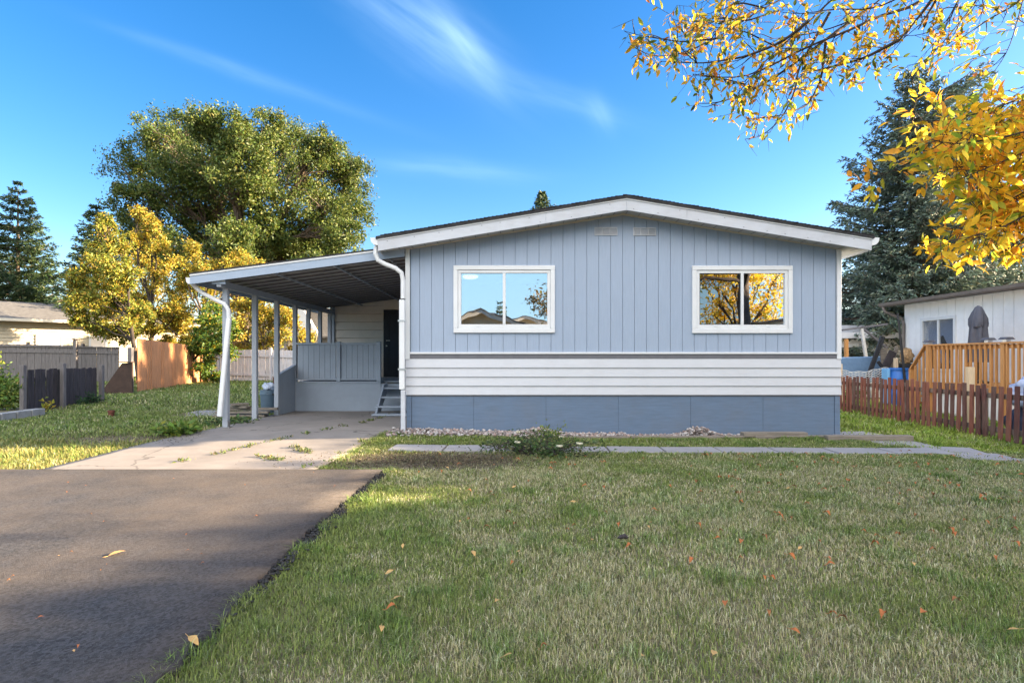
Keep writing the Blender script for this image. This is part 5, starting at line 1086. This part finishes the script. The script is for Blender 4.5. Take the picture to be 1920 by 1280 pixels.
V, F, cc = leaf_cards(PP, .045, palette(len(PP), [(.10,.15,.04), (.2,.2,.07), (.25,.2,.1)], [3,2,1], rg), rg, down=-.6); o = npmesh('crack_weeds', V, F, M['grass'], None, cc); tag(o, 'small weeds sprouting along the cracks of the concrete slab', 'weeds', kind='stuff')
# dead litter on bare soil
n = 9000; X = rg.normal(-1.0, .75, n); Y = rg.normal(7.2, .33, n); PP = np.stack([X, Y, gz(X, Y)+.004+.01*rg.random(n)], 1)
X = rg.uniform(-7.5, -4.9, 2500); Y = rg.uniform(8.3, 9.4, 2500); PP = np.concatenate([PP, np.stack([X, Y, gz(X, Y)+.004+.01*rg.random(2500)], 1)])
V, F, cc = leaf_cards(PP, .03, palette(len(PP), [(.14,.11,.07), (.22,.18,.11), (.08,.06,.04)], [3,2,3], rg), rg, down=0, asp=.3); V[:, 2] = np.maximum(V[:, 2], gz(V[:, 0], V[:, 1])-.004); o = npmesh('soil_litter', V, F, M['grass'], None, cc); tag(o, 'dry bits of litter scattered on the bare soil patches', 'litter', kind='stuff')

# gravel along the skirting
def stones(name, lab, spots, seed):
    rg = np.random.default_rng(seed); VV = []; FF = []; CC_ = []; off = 0
    ico = [(0,0,1),(.9,0,.4),(.28,.85,.4),(-.72,.53,.4),(-.72,-.53,.4),(.28,-.85,.4),(.72,.53,-.4),(-.28,.85,-.4),(-.9,0,-.4),(-.28,-.85,-.4),(.72,-.53,-.4),(0,0,-1)]
    fi = [(0,1,2),(0,2,3),(0,3,4),(0,4,5),(0,5,1),(1,6,2),(2,7,3),(3,8,4),(4,9,5),(5,10,1),(2,6,7),(3,7,8),(4,8,9),(5,9,10),(1,10,6),(11,7,6),(11,8,7),(11,9,8),(11,10,9),(11,6,10)]
    ico = np.array(ico); fi = np.array(fi)
    for x, y, z, r in spots:
        v = ico*(1+.22*rg.normal(size=(12, 1)))*np.array([1, .9, .7])*r; a = rg.random()*6.28; c, s = math.cos(a), math.sin(a); v = np.stack([v[:, 0]*c-v[:, 1]*s, v[:, 0]*s+v[:, 1]*c, v[:, 2]], 1)+np.array([x, y, z])
        VV.append(v); FF.append(fi+off); off += 12; k = rg.random(); base_ = np.array([(.34,.29,.27), (.24,.20,.19), (.45,.42,.40), (.30,.22,.19)][rg.integers(0, 4)]); CC_.append(np.repeat(base_[None]*(.8+.4*k), 12, 0))
    o = npmesh(name, np.concatenate(VV), np.concatenate(FF), M['stone'], None, np.concatenate(CC_)); tag(o, lab, 'gravel', kind='stuff'); return o
rr = random.Random(3); sp = []
for k in range(1500):
    x = rr.uniform(-2.0, 1.9); y = rr.uniform(9.22 if x > .3 else 9.05+.05*x, 9.57); r = rr.uniform(.012, .035); sp.append((x, y, g1(x, y)+rr.uniform(0, .05), r))
for k in range(500): x = rr.gauss(.45, .28); y = rr.uniform(9.3, 9.56); sp.append((x, y, g1(x, y)+.03+max(0, .08*math.exp(-((x-.45)/.3)**2))*rr.random()*1.2, rr.uniform(.012, .03)))
for k in range(900): x = rr.uniform(1.9, 4.2); y = rr.uniform(9.25, 9.57); sp.append((x, y, g1(x, y)+rr.uniform(-.01, .03), rr.uniform(.010, .026)))
stones('gravel', 'pinkish grey gravel bed lying along the foot of the slate blue skirting', sp, 3)
sp = []
for k in range(420): x = rr.gauss(3.1, .24); y = rr.uniform(9.3, 9.56); hh = .14*math.exp(-((x-3.1)/.26)**2); sp.append((x, y, g1(x, y)+.02+hh*rr.random(), rr.uniform(.014, .03)))
stones('stone_heap', 'small heap of pale broken stones against the skirting left of the right window', sp, 4)
sp = [( -1.44+rr.gauss(0, .035), rr.uniform(1.8, 6.45), rr.uniform(0, .035), rr.uniform(.004, .014)) for k in range(3000)]
o = stones('asphalt_crumbs', 'dark asphalt crumbs along the broken driveway edge', sp, 6); 
a = o.data.color_attributes['Col']; a.data.foreach_set('color', np.tile(np.array([.03,.03,.032,1], np.float32), len(o.data.vertices)))
sp = [(3.55+rr.gauss(0, .08), 2.55+rr.gauss(0, .06), rr.uniform(0, .02), rr.uniform(.012, .03)) for k in range(26)]
stones('lawn_stones', 'few grey stones lying in the grass at the bottom right corner', sp, 8)

# ------------------------------------------------------------------ fallen leaves, one object each
def leaf_obj(name, L_, W_, curl, m, seed):
    rg = random.Random(seed); prof = [(0, .04), (.2, .6), (.45, 1), (.7, .75), (.9, .3), (1, .02)]; vs = []; fs = []
    for t, w in prof:
        z = curl*L_*(math.sin(t*3.14)+rg.uniform(-.15, .15)); cup = curl*W_*.8
        vs += [((t-.5)*L_, -w*W_/2, z+cup*w), ((t-.5)*L_, 0, z), ((t-.5)*L_, w*W_/2, z+cup*w*rg.uniform(.4, 1.4))]
    for i in range(5): b = i*3; fs += [(b, b+3, b+4, b+1), (b+1, b+4, b+5, b+2)]
    mb = MB().add(vs, fs); mb.bar((-.5*L_-.28*L_, 0, .002), (-.5*L_, 0, .0), .0018, .0018)
    me = bpy.data.meshes.new(name); me.from_pydata(mb.v, [], mb.f); me.materials.append(m)
    for p in me.polygons: p.use_smooth = True
    return me
mo = [leaf_obj('fallen_leaf', .062, .030, c, M['fallen'], i) for i, c in enumerate((.22, .35, .28, .42))]+[leaf_obj('fallen_leaf', .058, .034, .4, M['fallenbrown'], 31), leaf_obj('fallen_leaf', .05, .024, .5, M['fallenbrown'], 32)]; my = [leaf_obj('fallen_leaf', .070, .032, c, M['fallenyellow'], 9+i) for i, c in enumerate((.08, .14))]
rr = random.Random(17)
def put_leaf(me, x, y, z, s, lab, grp, tilt=.5):
    o = bpy.data.objects.new('fallen_leaf', me); C.objects.link(o); o.location = (x, y, z); o.scale = (s, s, s); o.rotation_euler = (rr.uniform(-tilt, tilt), rr.uniform(-tilt, tilt), rr.uniform(0, 6.28)); tag(o, lab, 'leaf', grp); return o
k = 0
while k < 190:
    y = 2.3+5.4*rr.random()**.7; x = rr.uniform(-1.2, y*.93)
    if x/y < -.1 and rr.random() < .75: continue
    if x/y < .3 and rr.random() < .5: continue
    put_leaf(rr.choice(mo), x, y, g1(x, y)+.040, rr.uniform(.55, 1.1), 'small curled orange-brown leaf fallen on the lawn', 'orange leaves scattered on the lawn', .35); k += 1
for k in range(34):
    y = 2.4+5*rr.random(); x = rr.uniform(-.9, y*.9); put_leaf(rr.choice(my), x, y, g1(x, y)+.040, rr.uniform(.55, .9), 'small pale yellow leaf fallen on the lawn', 'yellow leaves scattered on the lawn')
za = .049
put_leaf(my[0], -2.52, 3.63, za+.006, 1.5, 'large single yellow leaf lying flat on the dark asphalt', 'leaves on the asphalt', .1)
put_leaf(my[1], -1.40, 2.50, za+.01, 1.1, 'tan leaf at the broken asphalt edge near the bottom of the picture', 'leaves on the asphalt', .3)
put_leaf(my[0], -.60, 3.0, .04, 1.0, 'pale yellow leaf lying alone on the grass right of the driveway edge', 'leaves on the asphalt', .3)
for k in range(26):
    y = 2.4+4*rr.random(); x = rr.uniform(-y*.9, -1.55); o = put_leaf(rr.choice(mo+my), x, y, za+.003, rr.uniform(.2, .45), 'tiny dry leaf scrap on the asphalt driveway', 'leaf scraps on the asphalt', .15)
x, y = .78, 4.02
o = MB().tube([(x-.035, y, .03), (x-.01, y, .038), (x+.02, y+.01, .042), (x+.04, y, .03)], [.003, .009, .012, .004], 7, sq=1.6).build('bark_chip', M['darkwood'], smooth=True); tag(o, 'dark lump of bark lying on the dry middle of the lawn', 'bark')
